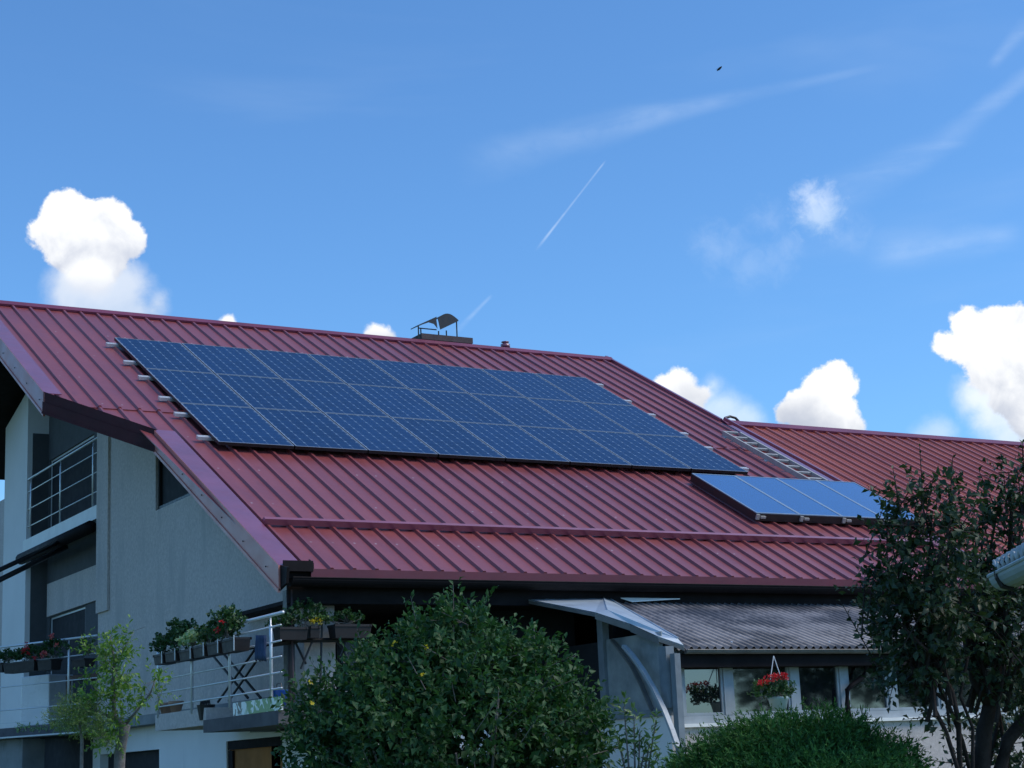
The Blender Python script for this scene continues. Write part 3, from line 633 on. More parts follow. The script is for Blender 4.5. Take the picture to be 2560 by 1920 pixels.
# ------------------------------------------------------------------ awning under the upper balcony
ax = HX-.10; p0, p1 = atX(62, 1440, ax), atX(246, 1330, ax)
aw = thing('awning', (ax, NY+.1, p1.z), 'folded dark awning fixed below the upper balcony with arms reaching left', 'awning')
MB().tube([(ax, NY+.05, upz-.32), (ax, FY-.1, upz-.32)], .09, 12).build('cassette', 'gutter', aw, True)
s1 = atX(72, 1392, ax)
m = MB(); t1 = atD(-30, 1438, 24); m.tube([atX(160, 1350, ax+.05), t1], .035, 8); m.build('arm', 'black', aw, True)
m = MB(); t2 = atD(-30, 1464, 24); m.tube([atX(165, 1368, ax+.05), t2], .04, 8); m.build('arm', 'black', aw, True)
m = MB(); m.tube([atX(101, 1372, HX+.4), atX(90, 1596, HX+.4)], .012, 6); m.build('crank_rod', 'alu', aw, True)
# ------------------------------------------------------------------ right balcony in front of the gable wall
bx = 6.6
def bp(px, py, x=bx): return atX(px, py, x)
ztop = bp(560, 1788).z; y0b, y1b = bp(703, 1780).y, bp(388, 1780).y
print('right balcony', y0b, y1b, ztop)
b = MB(); b.bb(bx-.03, HX+.3, y0b, bp(515, 1800).y, .50, .63); b.build('balcony_slab', 'slabgrey', house)
b = MB(); b.bb(bx+.0, HX-.001, bp(515, 1800).y+.001, y1b, .58, .76); b.build('balcony_ledge', 'wall', house)
zr = (bp(700, 1528).z+bp(395, 1612).z)/2
rr_ = railing('balcony_railing', 'stainless steel railing with planter boxes in front of the grey gable wall', (bx, y0b-.0, .60), (bx, y1b-.05, .60), zr-.60, [.065, .37, .68, .985], 5, (.08, 0), .12)
pan = MB().bb(bx-.012, bx+.012, bp(705, 1760).y, bp(585, 1760).y, .635, bp(640, 1750).z).build('privacy_panel', 'floral')
tag(pan, 'low white panel printed with green leaves along the right balcony edge', 'panel')
# ------------------------------------------------------------------ planting helpers
class Leaves:
    """accumulates folded leaves as triangles"""
    def __init__(s): s.V = []; s.T = []
    def add(s, base, dirs, size, width=.45, fold=.25, droop=.25):
        base = np.asarray(base, float); d = np.asarray(dirs, float); n = len(base)
        if n == 0: return
        d /= np.linalg.norm(d, axis=1, keepdims=True)+1e-9
        size = np.broadcast_to(size, n)[:, None]
        rnd = RNG.normal(size=(n, 3)); rnd[:, 2] += 1.2
        side = np.cross(d, rnd); side /= np.linalg.norm(side, axis=1, keepdims=True)+1e-9
        nrm = np.cross(side, d)
        mid = base+d*size*.5+nrm*size*.04; tip = base+d*size-nrm*size*droop*RNG.random((n, 1))
        L = mid+side*size*width*.5+nrm*size*fold*width; Rr = mid-side*size*width*.5+nrm*size*fold*width
        k = sum(len(x) for x in s.V)
        V = np.stack([base, Rr, mid, L, tip], 1).reshape(-1, 3)
        i = (np.arange(n)*5)[:, None]+k
        T = np.concatenate([i+[0, 1, 2], i+[0, 2, 3], i+[2, 1, 4], i+[2, 4, 3]], 1).reshape(-1, 3)
        s.V.append(V); s.T.append(T)
    def blades(s, base, dirs, size, width):
        base = np.asarray(base, float); d = np.asarray(dirs, float); n = len(base); d /= np.linalg.norm(d, axis=1, keepdims=True)+1e-9
        size = np.broadcast_to(size, n)[:, None]; side = np.cross(d, RNG.normal(size=(n, 3))); side /= np.linalg.norm(side, axis=1, keepdims=True)+1e-9
        V = np.stack([base-side*width*.3, base+d*size*.5+side*width*.5, base+d*size, base+d*size*.5-side*width*.5], 1).reshape(-1, 3)
        k = sum(len(x) for x in s.V); i = (np.arange(n)*4)[:, None]+k
        s.V.append(V); s.T.append(np.concatenate([i+[0, 1, 2], i+[0, 2, 3]], 1).reshape(-1, 3))
    def build(s, name, mat, parent=None, origin=None):
        V = np.concatenate(s.V); T = np.concatenate(s.T); o0 = Vector(origin) if origin is not None else (Vector(parent.location) if parent else Vector((0, 0, 0)))
        V = V-np.array(o0)
        me = bpy.data.meshes.new(name); me.vertices.add(len(V)); me.vertices.foreach_set('co', V.astype(np.float32).ravel())
        me.loops.add(T.size); me.loops.foreach_set('vertex_index', T.astype(np.int32).ravel())
        me.polygons.add(len(T)); me.polygons.foreach_set('loop_start', np.arange(0, T.size, 3, dtype=np.int32)); me.polygons.foreach_set('loop_total', np.full(len(T), 3, np.int32))
        me.update(); me.validate(); me.materials.append(MT[mat]); o = bpy.data.objects.new(name, me); COL.objects.link(o)
        o.location = o0
        if parent: setpar(o, parent)
        return o
def unit(n, up=0.):
    v = RNG.normal(size=(n, 3)); v[:, 2] += up; return v/np.linalg.norm(v, axis=1, keepdims=True)
def lobe_points(lobes, n, shell=.35, zmin=None):
    """lobes: (center, (rx,ry,rz)); returns points and outward normals near the surface of the union"""
    vol = np.array([l[1][0]*l[1][2]+l[1][0]*l[1][1] for l in lobes]); pr = vol/vol.sum()
    idx = RNG.choice(len(lobes), n*3, p=pr); C = np.array([list(l[0]) for l in lobes]); Rd = np.array([l[1] for l in lobes], float)
    d = unit(n*3); r = 1-shell*RNG.random((n*3, 1))**1.5
    Pt = C[idx]+d*Rd[idx]*r
    keep = np.ones(len(Pt), bool)
    for c, rad in zip(C, Rd):
        q = (((Pt-c)/rad)**2).sum(1); keep &= q > (1-shell)**2*.8
    if zmin is not None: keep &= Pt[:, 2] > zmin
    Pt, d = Pt[keep][:n], d[keep][:n]
    return Pt, d
def sprigs(L, W, pts, nrm, length, nleaf, lsize, width=.5, up=.5, spread=.9, twr=.004, tw_p=.0, fold=.25, droop=.3):
    n = len(pts); d = nrm+RNG.normal(size=(n, 3))*.45; d[:, 2] += up; d /= np.linalg.norm(d, axis=1, keepdims=True)
    ln = length*(.6+.8*RNG.random((n, 1)))
    B = []; D = []; S_ = []
    for k in range(nleaf):
        t = (k+.4)/nleaf
        p = pts+d*ln*t; ld = unit(n); ld -= (ld*d).sum(1, keepdims=True)*d; ld /= np.linalg.norm(ld, axis=1, keepdims=True)+1e-9
        B.append(p); D.append(ld*spread+d*(.35+.6*t)); S_.append(lsize*(.65+.6*RNG.random(n))*(1-.35*t))
    L.add(np.concatenate(B), np.concatenate(D), np.concatenate(S_), width, fold, droop)
    if W is not None:
        for i in range(n):
            if random.random() < tw_p: W.tube([pts[i]-d[i]*.1, pts[i]+d[i]*ln[i]*.6, pts[i]+d[i]*ln[i]*.95], [twr, twr*.8, twr*.4], 4, cap=False)
def plobe(px, py, D, rx, ry, rd):   # ellipsoid centred on a pixel ray at distance D, radii in photo pixels and a depth radius in metres
    c = atD(px, py, D); return (c, (rx/F*D, rd, ry/F*D))
def flowers(L, pts, r, npet, size):
    pts = np.asarray(pts, float); n = len(pts); B = []; D = []
    for k in range(npet):
        d = unit(n, .3); B.append(pts+d*r*RNG.random((n, 1))); D.append(d)
    L.add(np.concatenate(B), np.concatenate(D), size, .9, .1, .1)
# ------------------------------------------------------------------ big bush in the middle
D = 10.0
def stems(W, root, tips, r0, r1, n=6, sag=.15):
    for tp in tips:
        root_ = Vector(root)+Vector((random.uniform(-.12, .12), random.uniform(-.12, .12), 0)); tp = Vector(tp)
        mid = root_.lerp(tp, .5)+Vector((random.uniform(-.1, .1), random.uniform(-.1, .1), sag*(tp-root_).length*.3))
        W.tube([root_, root_.lerp(mid, .5)+Vector((random.uniform(-.04, .04), 0, 0)), mid, mid.lerp(tp, .5)+Vector((random.uniform(-.05, .05), 0, .03)), tp], [r0, r0*.8, r0*.6, r1*1.3, r1], n)
root = atD(1120, 1960, D); root.z = GROUND
bush = thing('flowering_shrub', root, 'large round green shrub with a few yellow flowers in front of the terrace', 'shrub')
lb = [plobe(*a) for a in [(1150, 1560, D, 62, 46, .2), (1150, 1650, D, 130, 95, .4), (1010, 1715, D, 125, 105, .45), (1055, 1610, D, 50, 40, .2), (890, 1800, D, 120, 115, .45), (1280, 1735, D, 140, 110, .45), (1230, 1640, D, 60, 50, .25), (1385, 1850, D, 105, 110, .4), (1130, 1830, D-.25, 250, 160, .6), (960, 1900, D-.2, 200, 150, .6),
      (790, 1850, D, 60, 80, .25), (775, 1740, D, 28, 22, .12), (1440, 1800, D, 55, 50, .25), (940, 2060, D, 230, 190, .6), (1280, 2060, D, 250, 190, .6), (930, 1690, D, 40, 34, .2), (1345, 1650, D, 40, 32, .2)]]
L = Leaves(); W = MB()
pts, nr = lobe_points(lb, 2300, .45, GROUND+.1)
sprigs(L, W, pts, nr, .14, 9, .057, .52, .45, .9, .003, .12)
pts, nr = lobe_points(lb, 1700, .95, GROUND+.1); sprigs(L, None, pts, nr, .15, 7, .066, .55, .3)
# long shoots that break the outline
tips = []
for (x, y) in [(1150, 1472), (1120, 1490), (1085, 1505), (1185, 1485), (1000, 1540), (1040, 1520), (960, 1560), (905, 1590), (1240, 1530), (1290, 1560), (1340, 1585), (1390, 1620), (1430, 1660), (1490, 1720), (740, 1690), (710, 1705), (790, 1660), (870, 1600), (1540, 1730), (1555, 1790), (705, 1800), (715, 1860), (1485, 1700), (735, 1790)]:
    tp = atD(x, y, D-.05*random.random()); tips.append(tp)
tp = np.array([list(t) for t in tips]); inner = np.array([list(atD(1120+(x-1120)*.8, 1800, D)) for x in [1235, 1180, 1145, 1290, 1020, 1065, 960, 905, 1370, 1340, 1390, 1440, 1455, 1500, 740, 710, 790, 870, 1540, 1555, 705, 715, 1485, 735]])
dr = tp-inner; dr /= np.linalg.norm(dr, axis=1, keepdims=True)
sprigs(L, W, tp-dr*.22, dr*2.5, .22, 12, .06, .5, .2, .8, .004, 1.0)
stems(W, root, [Vector(p) for p in lobe_points(lb, 26, .5, GROUND+.8)[0]], .022, .006)
W.build('branches', 'barkm', bush); L.build('foliage', 'leaf_bush', bush)
fp = [atD(x, y, D-.62) for x, y in [(985, 1609), (1065, 1618), (1057, 1687), (776, 1706), (780, 1756)]]

for p in fp: Lf = Leaves(); flowers(Lf, [list(p)], .010, 8, .015); Lf.build('flower', 'petal_yel', bush)
# ------------------------------------------------------------------ juniper
D = 9.0
root = atD(1990, 1960, D); root.z = GROUND
jun = thing('juniper', root, 'wide low green juniper with feathery sprays below the conservatory windows', 'juniper')
lj = [plobe(a[0], a[1]+24, *a[2:]) for a in [(1990, 1868, D, 180, 70, .5), (1850, 1915, D, 140, 80, .45), (2130, 1905, D, 120, 75, .45), (1770, 1970, D, 100, 70, .4), (2230, 1975, D, 75, 70, .35), (2000, 1970, D-.3, 250, 110, .7), (1925, 1828, D, 100, 32, .28), (2050, 1818, D, 100, 32, .28), (1745, 1900, D, 40, 26, .15)]]
L = Leaves(); W = MB()
hp, hn = lobe_points(lj, 900, .22, GROUND+.1)                    # tufts: each tuft is a fan of short sprays leaning outwards
tuft_dir = hn*.9+RNG.normal(size=hn.shape)*.35; tuft_dir[:, 2] += .25; tuft_dir /= np.linalg.norm(tuft_dir, axis=1, keepdims=True)
ns = 9; sb = np.repeat(hp, ns, 0)+RNG.normal(size=(len(hp)*ns, 3))*.035; sdir = np.repeat(tuft_dir, ns, 0)*1.1+unit(len(sb))*.75; sdir /= np.linalg.norm(sdir, axis=1, keepdims=True)
sl_ = .035+.06*RNG.random((len(sb), 1)); B = []; Dd = []
for k in range(9):
    t = (k+RNG.random((len(sb), 1)))/9; B.append(sb+sdir*sl_*t); Dd.append(sdir*1.1+unit(len(sb))*.8)
L.blades(np.concatenate(B), np.concatenate(Dd), .018+.014*RNG.random(len(sb)*9), .0065)
pts2, nr2 = lobe_points(lj, 3600, .9, GROUND+.1); B = []; Dd = []
for k in range(7): B.append(pts2+RNG.normal(size=pts2.shape)*.03); Dd.append(nr2+unit(len(pts2)))
L.blades(np.concatenate(B), np.concatenate(Dd), .05, .014)
stems(W, root, [Vector(p) for p in lobe_points(lj, 24, .6, GROUND+.6)[0]], .03, .006)
W.build('branches', 'barkd', jun); L.build('foliage', 'leaf_jun', jun)
# ------------------------------------------------------------------ lilacs
def lilac(name, label, D, trunks, lobes, n, lsz, shoots=(), nbr=24, core=.5):
    root = atD(*trunks[0][0][0][:2], D); root.z = GROUND
    t = thing(name, root, label, 'lilac', None)
    W = MB(); Tk = MB()
    for path, ra, rb in trunks:
        pp = [atD(x, y, D+dz) for x, y, dz in path]
        if path[0][1] > 1900: f = pp[0].copy(); f.z = GROUND; pp = [f]+pp
        m = len(pp); Tk.tube(pp, [ra+(rb-ra)*i/(m-1) for i in range(m)], 10 if ra > .03 else 6)
    lb = [plobe(*a) for a in lobes]
    L = Leaves(); pts, nr = lobe_points(lb, n, .8)
    sprigs(L, W, pts, nr, .13, 8, lsz, .55, .1, .9, .003, .2, .22, .35)
    if shoots:
        tp = np.array([list(atD(x, y, D)) for x, y in shoots]); dn = np.tile([0, 0, 1.], (len(tp), 1))+RNG.normal(size=(len(tp), 3))*.15
        sprigs(L, W, tp-dn*.2, dn*3, .22, 8, lsz*.85, .5, 0, .7, .004, 1)
    hub = atD(trunks[0][0][-1][0], trunks[0][0][-1][1], D) if False else atD(trunks[0][0][len(trunks[0][0])//2][0], trunks[0][0][len(trunks[0][0])//2][1], D)
    ends = lobe_points(lb, nbr, .9)[0]
    for e in ends:
        e = Vector(e); st = hub+Vector((random.uniform(-.1, .1), random.uniform(-.1, .1), random.uniform(-.1, .3)))
        if e.z < st.z+.1: continue
        m1 = st.lerp(e, .45)+Vector((random.uniform(-.05, .05), random.uniform(-.08, .08), -.04)); W.tube([st, m1, e], [.012, .009, .004], 5)
    Tk.build('trunk', 'barkd', t, True); W.build('branches', 'barkd', t); L.build('crown', 'leaf_lilac', t)
    return t
D = 8.5
lilac('lilac', 'multi stemmed dark lilac with slender bare lower stems right of the juniper', D,
      [([(2395, 1925, 0), (2365, 1830, 0), (2330, 1760, 0), (2290, 1690, .1), (2270, 1560, .1)], .014, .008), ([(2400, 1925, .1), (2396, 1800, 0), (2380, 1730, 0), (2330, 1620, .1), (2290, 1500, .1)], .016, .009), ([(2425, 1925, .2), (2405, 1850, .1), (2375, 1770, 0), (2350, 1720, 0), (2340, 1600, .1)], .014, .008),
       ([(2390, 1760, 0), (2360, 1750, 0), (2318, 1715, 0), (2290, 1640, 0)], .009, .006), ([(2375, 1830, 0), (2365, 1740, 0), (2372, 1680, 0)], .008, .005), ([(2432, 1925, .1), (2432, 1820, .1), (2400, 1740, .1), (2420, 1640, .1)], .012, .007), ([(2300, 1690, 0), (2318, 1500, 0), (2330, 1280, 0)], .01, .005), ([(2350, 1690, 0), (2360, 1480, 0), (2300, 1240, 0)], .01, .005)],
      [(2262, 1245, D, 42, 28, .15), (2325, 1212, D, 30, 32, .15), (2360, 1255, D, 34, 40, .15), (2300, 1310, D, 70, 50, .25), (2300, 1420, D, 95, 60, .3), (2245, 1470, D, 60, 55, .25), (2330, 1520, D, 130, 90, .35), (2270, 1570, D, 95, 60, .3), (2280, 1660, D, 85, 60, .25), (2350, 1350, D, 60, 60, .25), (2205, 1440, D, 30, 25, .12), (2340, 1600, D, 90, 45, .25), (2245, 1350, D, 40, 26, .15), (2205, 1375, D, 12, 12, .08), (2340, 1790, D, 30, 40, .1)],
      470, .056, [(2238, 1180), (2283, 1180), (2318, 1172), (2378, 1195), (2210, 1270), (2195, 1260), (2180, 1400), (2150, 1440), (2160, 1520)])
D = 8.9
lilac('lilac', 'dense dark lilac with a thick trunk at the right edge beside the neighbour gutter', D,
      [([(2455, 1925, 0), (2460, 1830, 0), (2475, 1760, 0), (2490, 1700, 0), (2510, 1620, 0)], .05, .028), ([(2500, 1925, 0), (2520, 1850, 0), (2570, 1790, 0), (2620, 1760, 0)], .042, .03), ([(2478, 1760, 0), (2440, 1700, 0), (2420, 1620, 0), (2440, 1500, 0)], .04, .015), ([(2490, 1700, 0), (2510, 1560, 0), (2525, 1400, 0), (2530, 1230, 0)], .03, .008), ([(2470, 1925, .2), (2490, 1830, .2), (2500, 1790, .2)], .012, .01), ([(2520, 1925, .2), (2500, 1800, .2), (2490, 1720, .2)], .012, .01)],
      [(2515, 1185, D, 30, 30, .15), (2560, 1215, D, 40, 50, .2), (2470, 1262, D, 45, 30, .2), (2530, 1265, D, 55, 35, .2), (2440, 1370, D, 50, 55, .25), (2460, 1470, D, 90, 80, .35), (2530, 1500, D, 90, 70, .35), (2580, 1420, D, 60, 90, .3), (2420, 1580, D, 90, 80, .35), (2520, 1640, D, 100, 90, .4), (2560, 1800, D+.3, 70, 130, .4), (2570, 1700, D, 70, 90, .3), (2450, 1680, D, 60, 60, .3), (2415, 1310, D, 18, 20, .1), (2550, 1900, D+.3, 80, 100, .4)],
      720, .056, [(2527, 1160), (2550, 1180), (2480, 1230), (2418, 1270), (2440, 1240), (2510, 1170)], 30)
for (bx_, by_2, sc_) in ((36, -13, 3.4), (42.5, -14, 3.8), (49, -13, 3.6), (55, -13, 3.6)):
    c = bush.copy(); COL.objects.link(c); c.location = (bx_, by_2, GROUND); c.scale = (sc_, sc_, sc_); c.rotation_euler = (0, 0, bx_); c.name = 'garden_tree'
    for ch_ in bush.children:
        if ch_.name.startswith('flower'): continue
        d_ = ch_.copy(); COL.objects.link(d_); d_.parent = c
    tag(c, 'tall garden tree behind the viewpoint, mirrored dark in the conservatory panes', 'tree', 'garden trees behind the viewpoint')
# ------------------------------------------------------------------ oleander-like small shrub
D = 9.6
root = atD(1590, 1960, D); root.z = GROUND
ol = thing('young_shrub', root, 'small light green upright shrub between the big bush and the juniper', 'shrub')
L = Leaves(); W = MB(); tipsx = [(1560, 1765), (1600, 1830), (1640, 1800), (1625, 1860), (1585, 1790), (1545, 1850), (1650, 1880), (1610, 1880)]
for (x, y) in tipsx:
    tp = atD(x, y, D); W.tube([root, atD(1590+(x-1590)*.6, 1925, D), tp], [.008, .006, .003], 5)
    for k in range(5):
        p = Vector(atD(1590+(x-1590)*.75, y+110, D)).lerp(tp, k/4)
        sprigs(L, None, np.array([list(p)]), np.array([[random.uniform(-.3, .3), random.uniform(-.3, .3), 1]]), .07, 9, .062, .28, .5, .9, fold=.1)
W.build('stem', 'barkm', ol); L.build('foliage', 'leaf_ole', ol)
# ------------------------------------------------------------------ small tree on the left
D = 15.0
root = atD(300, 1960, D); root.z = GROUND
tr = thing('young_tree', root, 'slender young tree with pollarded trunk and fresh light green leaves before the left balcony', 'tree')
Tk = MB(); z0 = atD(298, 1925, D); Tk.tube([root, z0, atD(300, 1880, D), atD(309, 1830, D), atD(312, 1812, D)], [.075, .05, .048, .046, .05], 12)
Tk.tube([atD(310, 1815, D-.02), atD(286, 1790, D), atD(283, 1720, D), atD(286, 1650, D), atD(275, 1590, D)], [.03, .02, .018, .012, .005], 8)
Tk.tube([atD(312, 1812, D), atD(340, 1780, D), atD(375, 1735, D), atD(392, 1690, D)], [.016, .01, .008, .004], 6)
Tk.tube([atD(290, 1800, D), atD(240, 1775, D), atD(190, 1770, D), atD(150, 1780, D)], [.016, .01, .008, .004], 6)
Tk.tube([atD(284, 1700, D), atD(310, 1620, D), atD(335, 1580, D)], [.006, .004, .002], 6)
Tk.build('trunk', 'barkm', tr, True)
L = Leaves(); W = MB()
for (x, y, rx, ry, n) in [(272, 1590, 18, 22, 26), (295, 1630, 26, 26, 55), (262, 1650, 22, 24, 45), (285, 1690, 30, 40, 90), (262, 1740, 30, 30, 50), (300, 1745, 22, 30, 35), (268, 1850, 34, 22, 60), (240, 1760, 24, 20, 30), (285, 1800, 26, 30, 45), (340, 1770, 18, 14, 12), (368, 1735, 20, 20, 22), (388, 1700, 16, 18, 18), (392, 1735, 26, 14, 16), (338, 1575, 12, 8, 5), (322, 1590, 8, 6, 3), (215, 1745, 20, 16, 22), (205, 1605, 8, 14, 5), (225, 1700, 18, 16, 12), (230, 1625, 14, 12, 6)]:
    p_, n_ = lobe_points([plobe(x, y, D, rx*.9, ry*.9, .16)], max(2, int(n*.36)), .95); sprigs(L, W, p_, n_, .13, 9, .062, .42, .2, .9, .002, .3)
L.build('foliage', 'leaf_young', tr)
L = Leaves()
p_, n_ = lobe_points([plobe(x, y, D, rx, ry, .25) for (x, y, rx, ry) in [(190, 1770, 42, 26), (160, 1790, 30, 22), (222, 1790, 36, 26), (245, 1815, 30, 20), (180, 1805, 40, 20)]], 230, .95)
B = []; Dd = []
for k in range(20): B.append(p_+n_*.08*RNG.random((len(p_), 1))+RNG.normal(size=p_.shape)*.02); Dd.append(n_+unit(len(p_), .3))
L.blades(np.concatenate(B), np.concatenate(Dd), .035, .006); W.build('twigs', 'barkm', tr)
ft = thing('feathery_shrub', atD(200, 1830, D)+Vector((0, 0, 0)), 'soft yellow green feathery plant spilling out left of the young tree trunk', 'shrub')
ft.location.z = GROUND; Tq = MB(); Tq.tube([ft.location, atD(205, 1850, D), atD(195, 1780, D)], [.02, .015, .006], 6); Tq.build('stem', 'barkm', ft)
L.build('foliage', 'leaf_yel', ft)
# ledge plants along the lower left balcony edge
L = Leaves(); B = np.array([list(on_diag(40+RNG.random()*200, 1822+RNG.normal()*5)) for _ in range(160)]); sprigs(L, None, B, unit(160, 1.), .04, 6, .028, .8, .3); 
o = L.build('ledge_succulents', 'leaf_var', None, B[0]); tag(o, 'row of pale trailing succulents along the lower left balcony ledge', 'succulents', kind='stuff')
# ------------------------------------------------------------------ planters
def planter(name, cpos, axis, ln, wd, ht, label, group, mat='planter'):
    c = Vector(cpos); a = Vector(axis).normalized(); n = a.cross(H).normalized()
    t = thing(name, c, label, 'planter', group)
    m = MB(); k = .86
    top = [c+a*s*ln/2+n*q*wd/2+H*ht for s, q in ((-1, -1), (1, -1), (1, 1), (-1, 1))]; bot = [c+a*s*ln/2*.92+n*q*wd/2*k for s, q in ((-1, -1), (1, -1), (1, 1), (-1, 1))]
    m.add(bot+top, [(3, 2, 1, 0), (0, 1, 5, 4), (1, 2, 6, 5), (2, 3, 7, 6), (3, 0, 4, 7), (4, 5, 6, 7)])
    m.build('trough', mat, t)
    m = MB()
    for s in (-1, 1): m.box(c+a*ln/2*s-a*.01*(s+1)-n*(wd/2+.012)+H*(ht-.022), a*.01, n*(wd+.024), H*.024)
    for s in (-1, 1): m.box(c-a*ln/2+n*s*(wd/2)-n*.006+H*(ht-.022), a*ln, n*.012, H*.0239)
    m.build('rim', mat, t)
    if axis is ya: MB().box(c-a*(ln/2+.03)-n*(wd/2+.02)*(1 if (n.x < 0) else -1)*-1+H*.0, a*.014, n*.006, H*(ht+.02)).build('strap', 'pvc', t)
    return t
def plant(cpos, ext, n, lsz, mat, label, cat, axis=(0, 1, 0), fl=None, name='geranium', group=None, flm='petal_red', up=.4, leafw=.9, trail=0):
    n = int(n*2.5); c = Vector(cpos); t = thing(name, c, label, cat, group); L = Leaves(); W = MB(); a = Vector(axis).normalized(); nn = a.cross(H)
    ex = Vector(ext); ex.z *= .85
    th = RNG.random((n, 3))*2-1
    pts = np.array([list(c+a*(q[0]*ex.x)+nn*(q[1]*ex.y)+H*(abs(q[2])*ex.z*(1-.5*q[0]**2)+.02-trail*random.random()*(1 if abs(q[1]) > .6 else 0))) for q in th])
    sprigs(L, W, pts, (pts-np.array(c))*3, .05, 5, lsz, leafw, up, .9, .002, .2)
    L.build('leaves', mat, t); st = MB()
    for q in pts[:10]: st.tube([c+a*random.uniform(-.5, .5)*ex.x, Vector(q)], .004, 4)
    st.build('stem', 'barkm', t)
    for f in (fl or []): Lf = Leaves(); flowers(Lf, [list(Vector(f))], .028, 22, .022); Lf.build('flower', flm, t)
    return t
ya = Vector((0, 1, 0))
# right balcony railing boxes (photo px left, right, top, bottom)
boxes = [(402, 425, 1636, 1661), (430, 458, 1629, 1654), (466, 497, 1624, 1650), (501, 530, 1614, 1643), (536, 566, 1606, 1636), (573, 607, 1597, 1630)]
wl = ['leftmost', 'second from left', 'third from left', 'fourth from left', 'fifth from left', 'rightmost']
for k, (x0, x1, yt, yb) in enumerate(boxes):
    x = bx-.13; p, q = atX(x0, (yt+yb)/2, x), atX(x1, (yt+yb)/2, x); ztp = atX((x0+x1)/2, yt, x).z; zbt = atX((x0+x1)/2, yb, x).z
    planter('planter_box', (x, (p.y+q.y)/2, zbt), ya, abs(p.y-q.y)*1.0, .17, ztp-zbt, f'dark brown balcony planter box, {wl[k]} on the right railing', 'planter boxes hung on the right balcony railing')
gx = bx-.13
for (x, y, ex, n, mt, lab, fl) in [(410, 1632, (.16, .10, .20), 34, 'leaf_ger', 'dark green bushy geranium in the lower left end box of the right balcony', None),
      (452, 1618, (.22, .11, .30), 60, 'leaf_ger', 'tall dark green geranium rising above the second balcony box', None),
      (487, 1614, (.17, .11, .14), 34, 'leaf_var', 'pale variegated plant in the middle balcony box', None),
      (520, 1606, (.14, .10, .17), 24, 'leaf_ger', 'loose green plant between the pale plant and the tallest geranium', None),
      (566, 1594, (.26, .11, .30), 72, 'leaf_ger', 'largest dark geranium with one red bloom on the right railing', [(543, 1576), (556, 1556)])]:
    c = atX(x, y, gx); plant(c, ex, n, .05, mt, lab, 'plant', fl=[atX(*f, gx-.14) for f in fl] if fl else None)
# small terracotta pots on the ledge, black baskets
for k, (x, y) in enumerate([(415, 1768), (440, 1766)]):
    c = atX(x, y, bx+.1); c.z = .76
    o = MB().lathe(c, [(.05, 0), (.08, .10), (.088, .10), (.088, .13), (.07, .13), (.065, .115)], 14).build('flower_pot', 'terracotta', smooth=True, origin=c); tag(o, ['left', 'right'][k]+' small terracotta pot of the pair on the balcony ledge', 'flower pot', 'terracotta pots on the balcony ledge')
c = atX(515, 1785, bx+.05); c.z = .635
t = thing('wire_basket', c, 'small dark wire basket at the left end of the printed panel', 'basket')
m = MB(); m.lathe(c, [(.07, 0), (.10, .16), (.09, .16), (.065, .02)], 12); m.build('bowl', 'black', t)
m = MB()
for k in range(6): m.tube([c+Vector((0, -.12+.05*k, .16)), c+Vector((0, -.12+.05*k+.02, .21)), c+Vector((0, -.12+.05*k+.045, .17))], .007, 5)
m.build('scrolled_rim', 'black', t)
# drying rack with X legs and denim cloth
rk = thing('folding_rack', (HX-.35, atX(560, 1700, HX-.35).y, .63), 'black folding rack with crossed legs on the right balcony', 'rack'); k_ = HX-.35
for (a_, b_) in [((533, 1640), (620, 1745)), ((560, 1636), (652, 1745)), ((640, 1620), (545, 1755)), ((660, 1625), (572, 1752))]:
    MB().tube([atX(*a_, k_ if a_[0] < 600 else k_-.1), atX(*b_, k_ if a_[0] < 600 else k_-.1)], .014, 6).build('leg', 'black', rk, True)
MB().tube([atX(530, 1640, k_-.05), atX(672, 1612, k_-.05)], .014, 6).build('bar', 'black', rk, True)
m = MB(); x = bx-.04; n = 14; vs = []
for r_ in range(6):
    for k in range(n+1):
        px = 640+(666-640)*k/n; py = 1588+(1650-1588)*r_/5+(4*math.sin(k*1.9) if r_ == 5 else 0); p = atX(px, py, x); p.x += .02*math.sin(k*1.7+r_*.3); vs.append(p)
m.add(vs, [(r_*(n+1)+k, r_*(n+1)+k+1, (r_+1)*(n+1)+k+1, (r_+1)*(n+1)+k) for r_ in range(5) for k in range(n)]); o = m.build('cloth', 'cloth', smooth=True, origin=vs[0]); tag(o, 'blue denim cloth hung over the right balcony railing', 'cloth')
sm = o.modifiers.new('thick', 'SOLIDIFY'); sm.thickness = .01
c = atX(698, 1735, bx+.1); t = thing('blue_bucket', c-H*.12, 'bright blue plastic bucket at the right end of the balcony', 'bucket'); MB().lathe(c-H*.13, [(.06, 0), (.085, .16), (.09, .165), (.08, .165), (.055, .01)], 16).build('pail', 'blue', t, True)
MB().tube([c+Vector((0, -.08, .03)), c+Vector((0, -.05, .10)), c+Vector((0, .05, .10)), c+Vector((0, .08, .03))], .004, 5).build('handle', 'black', t)
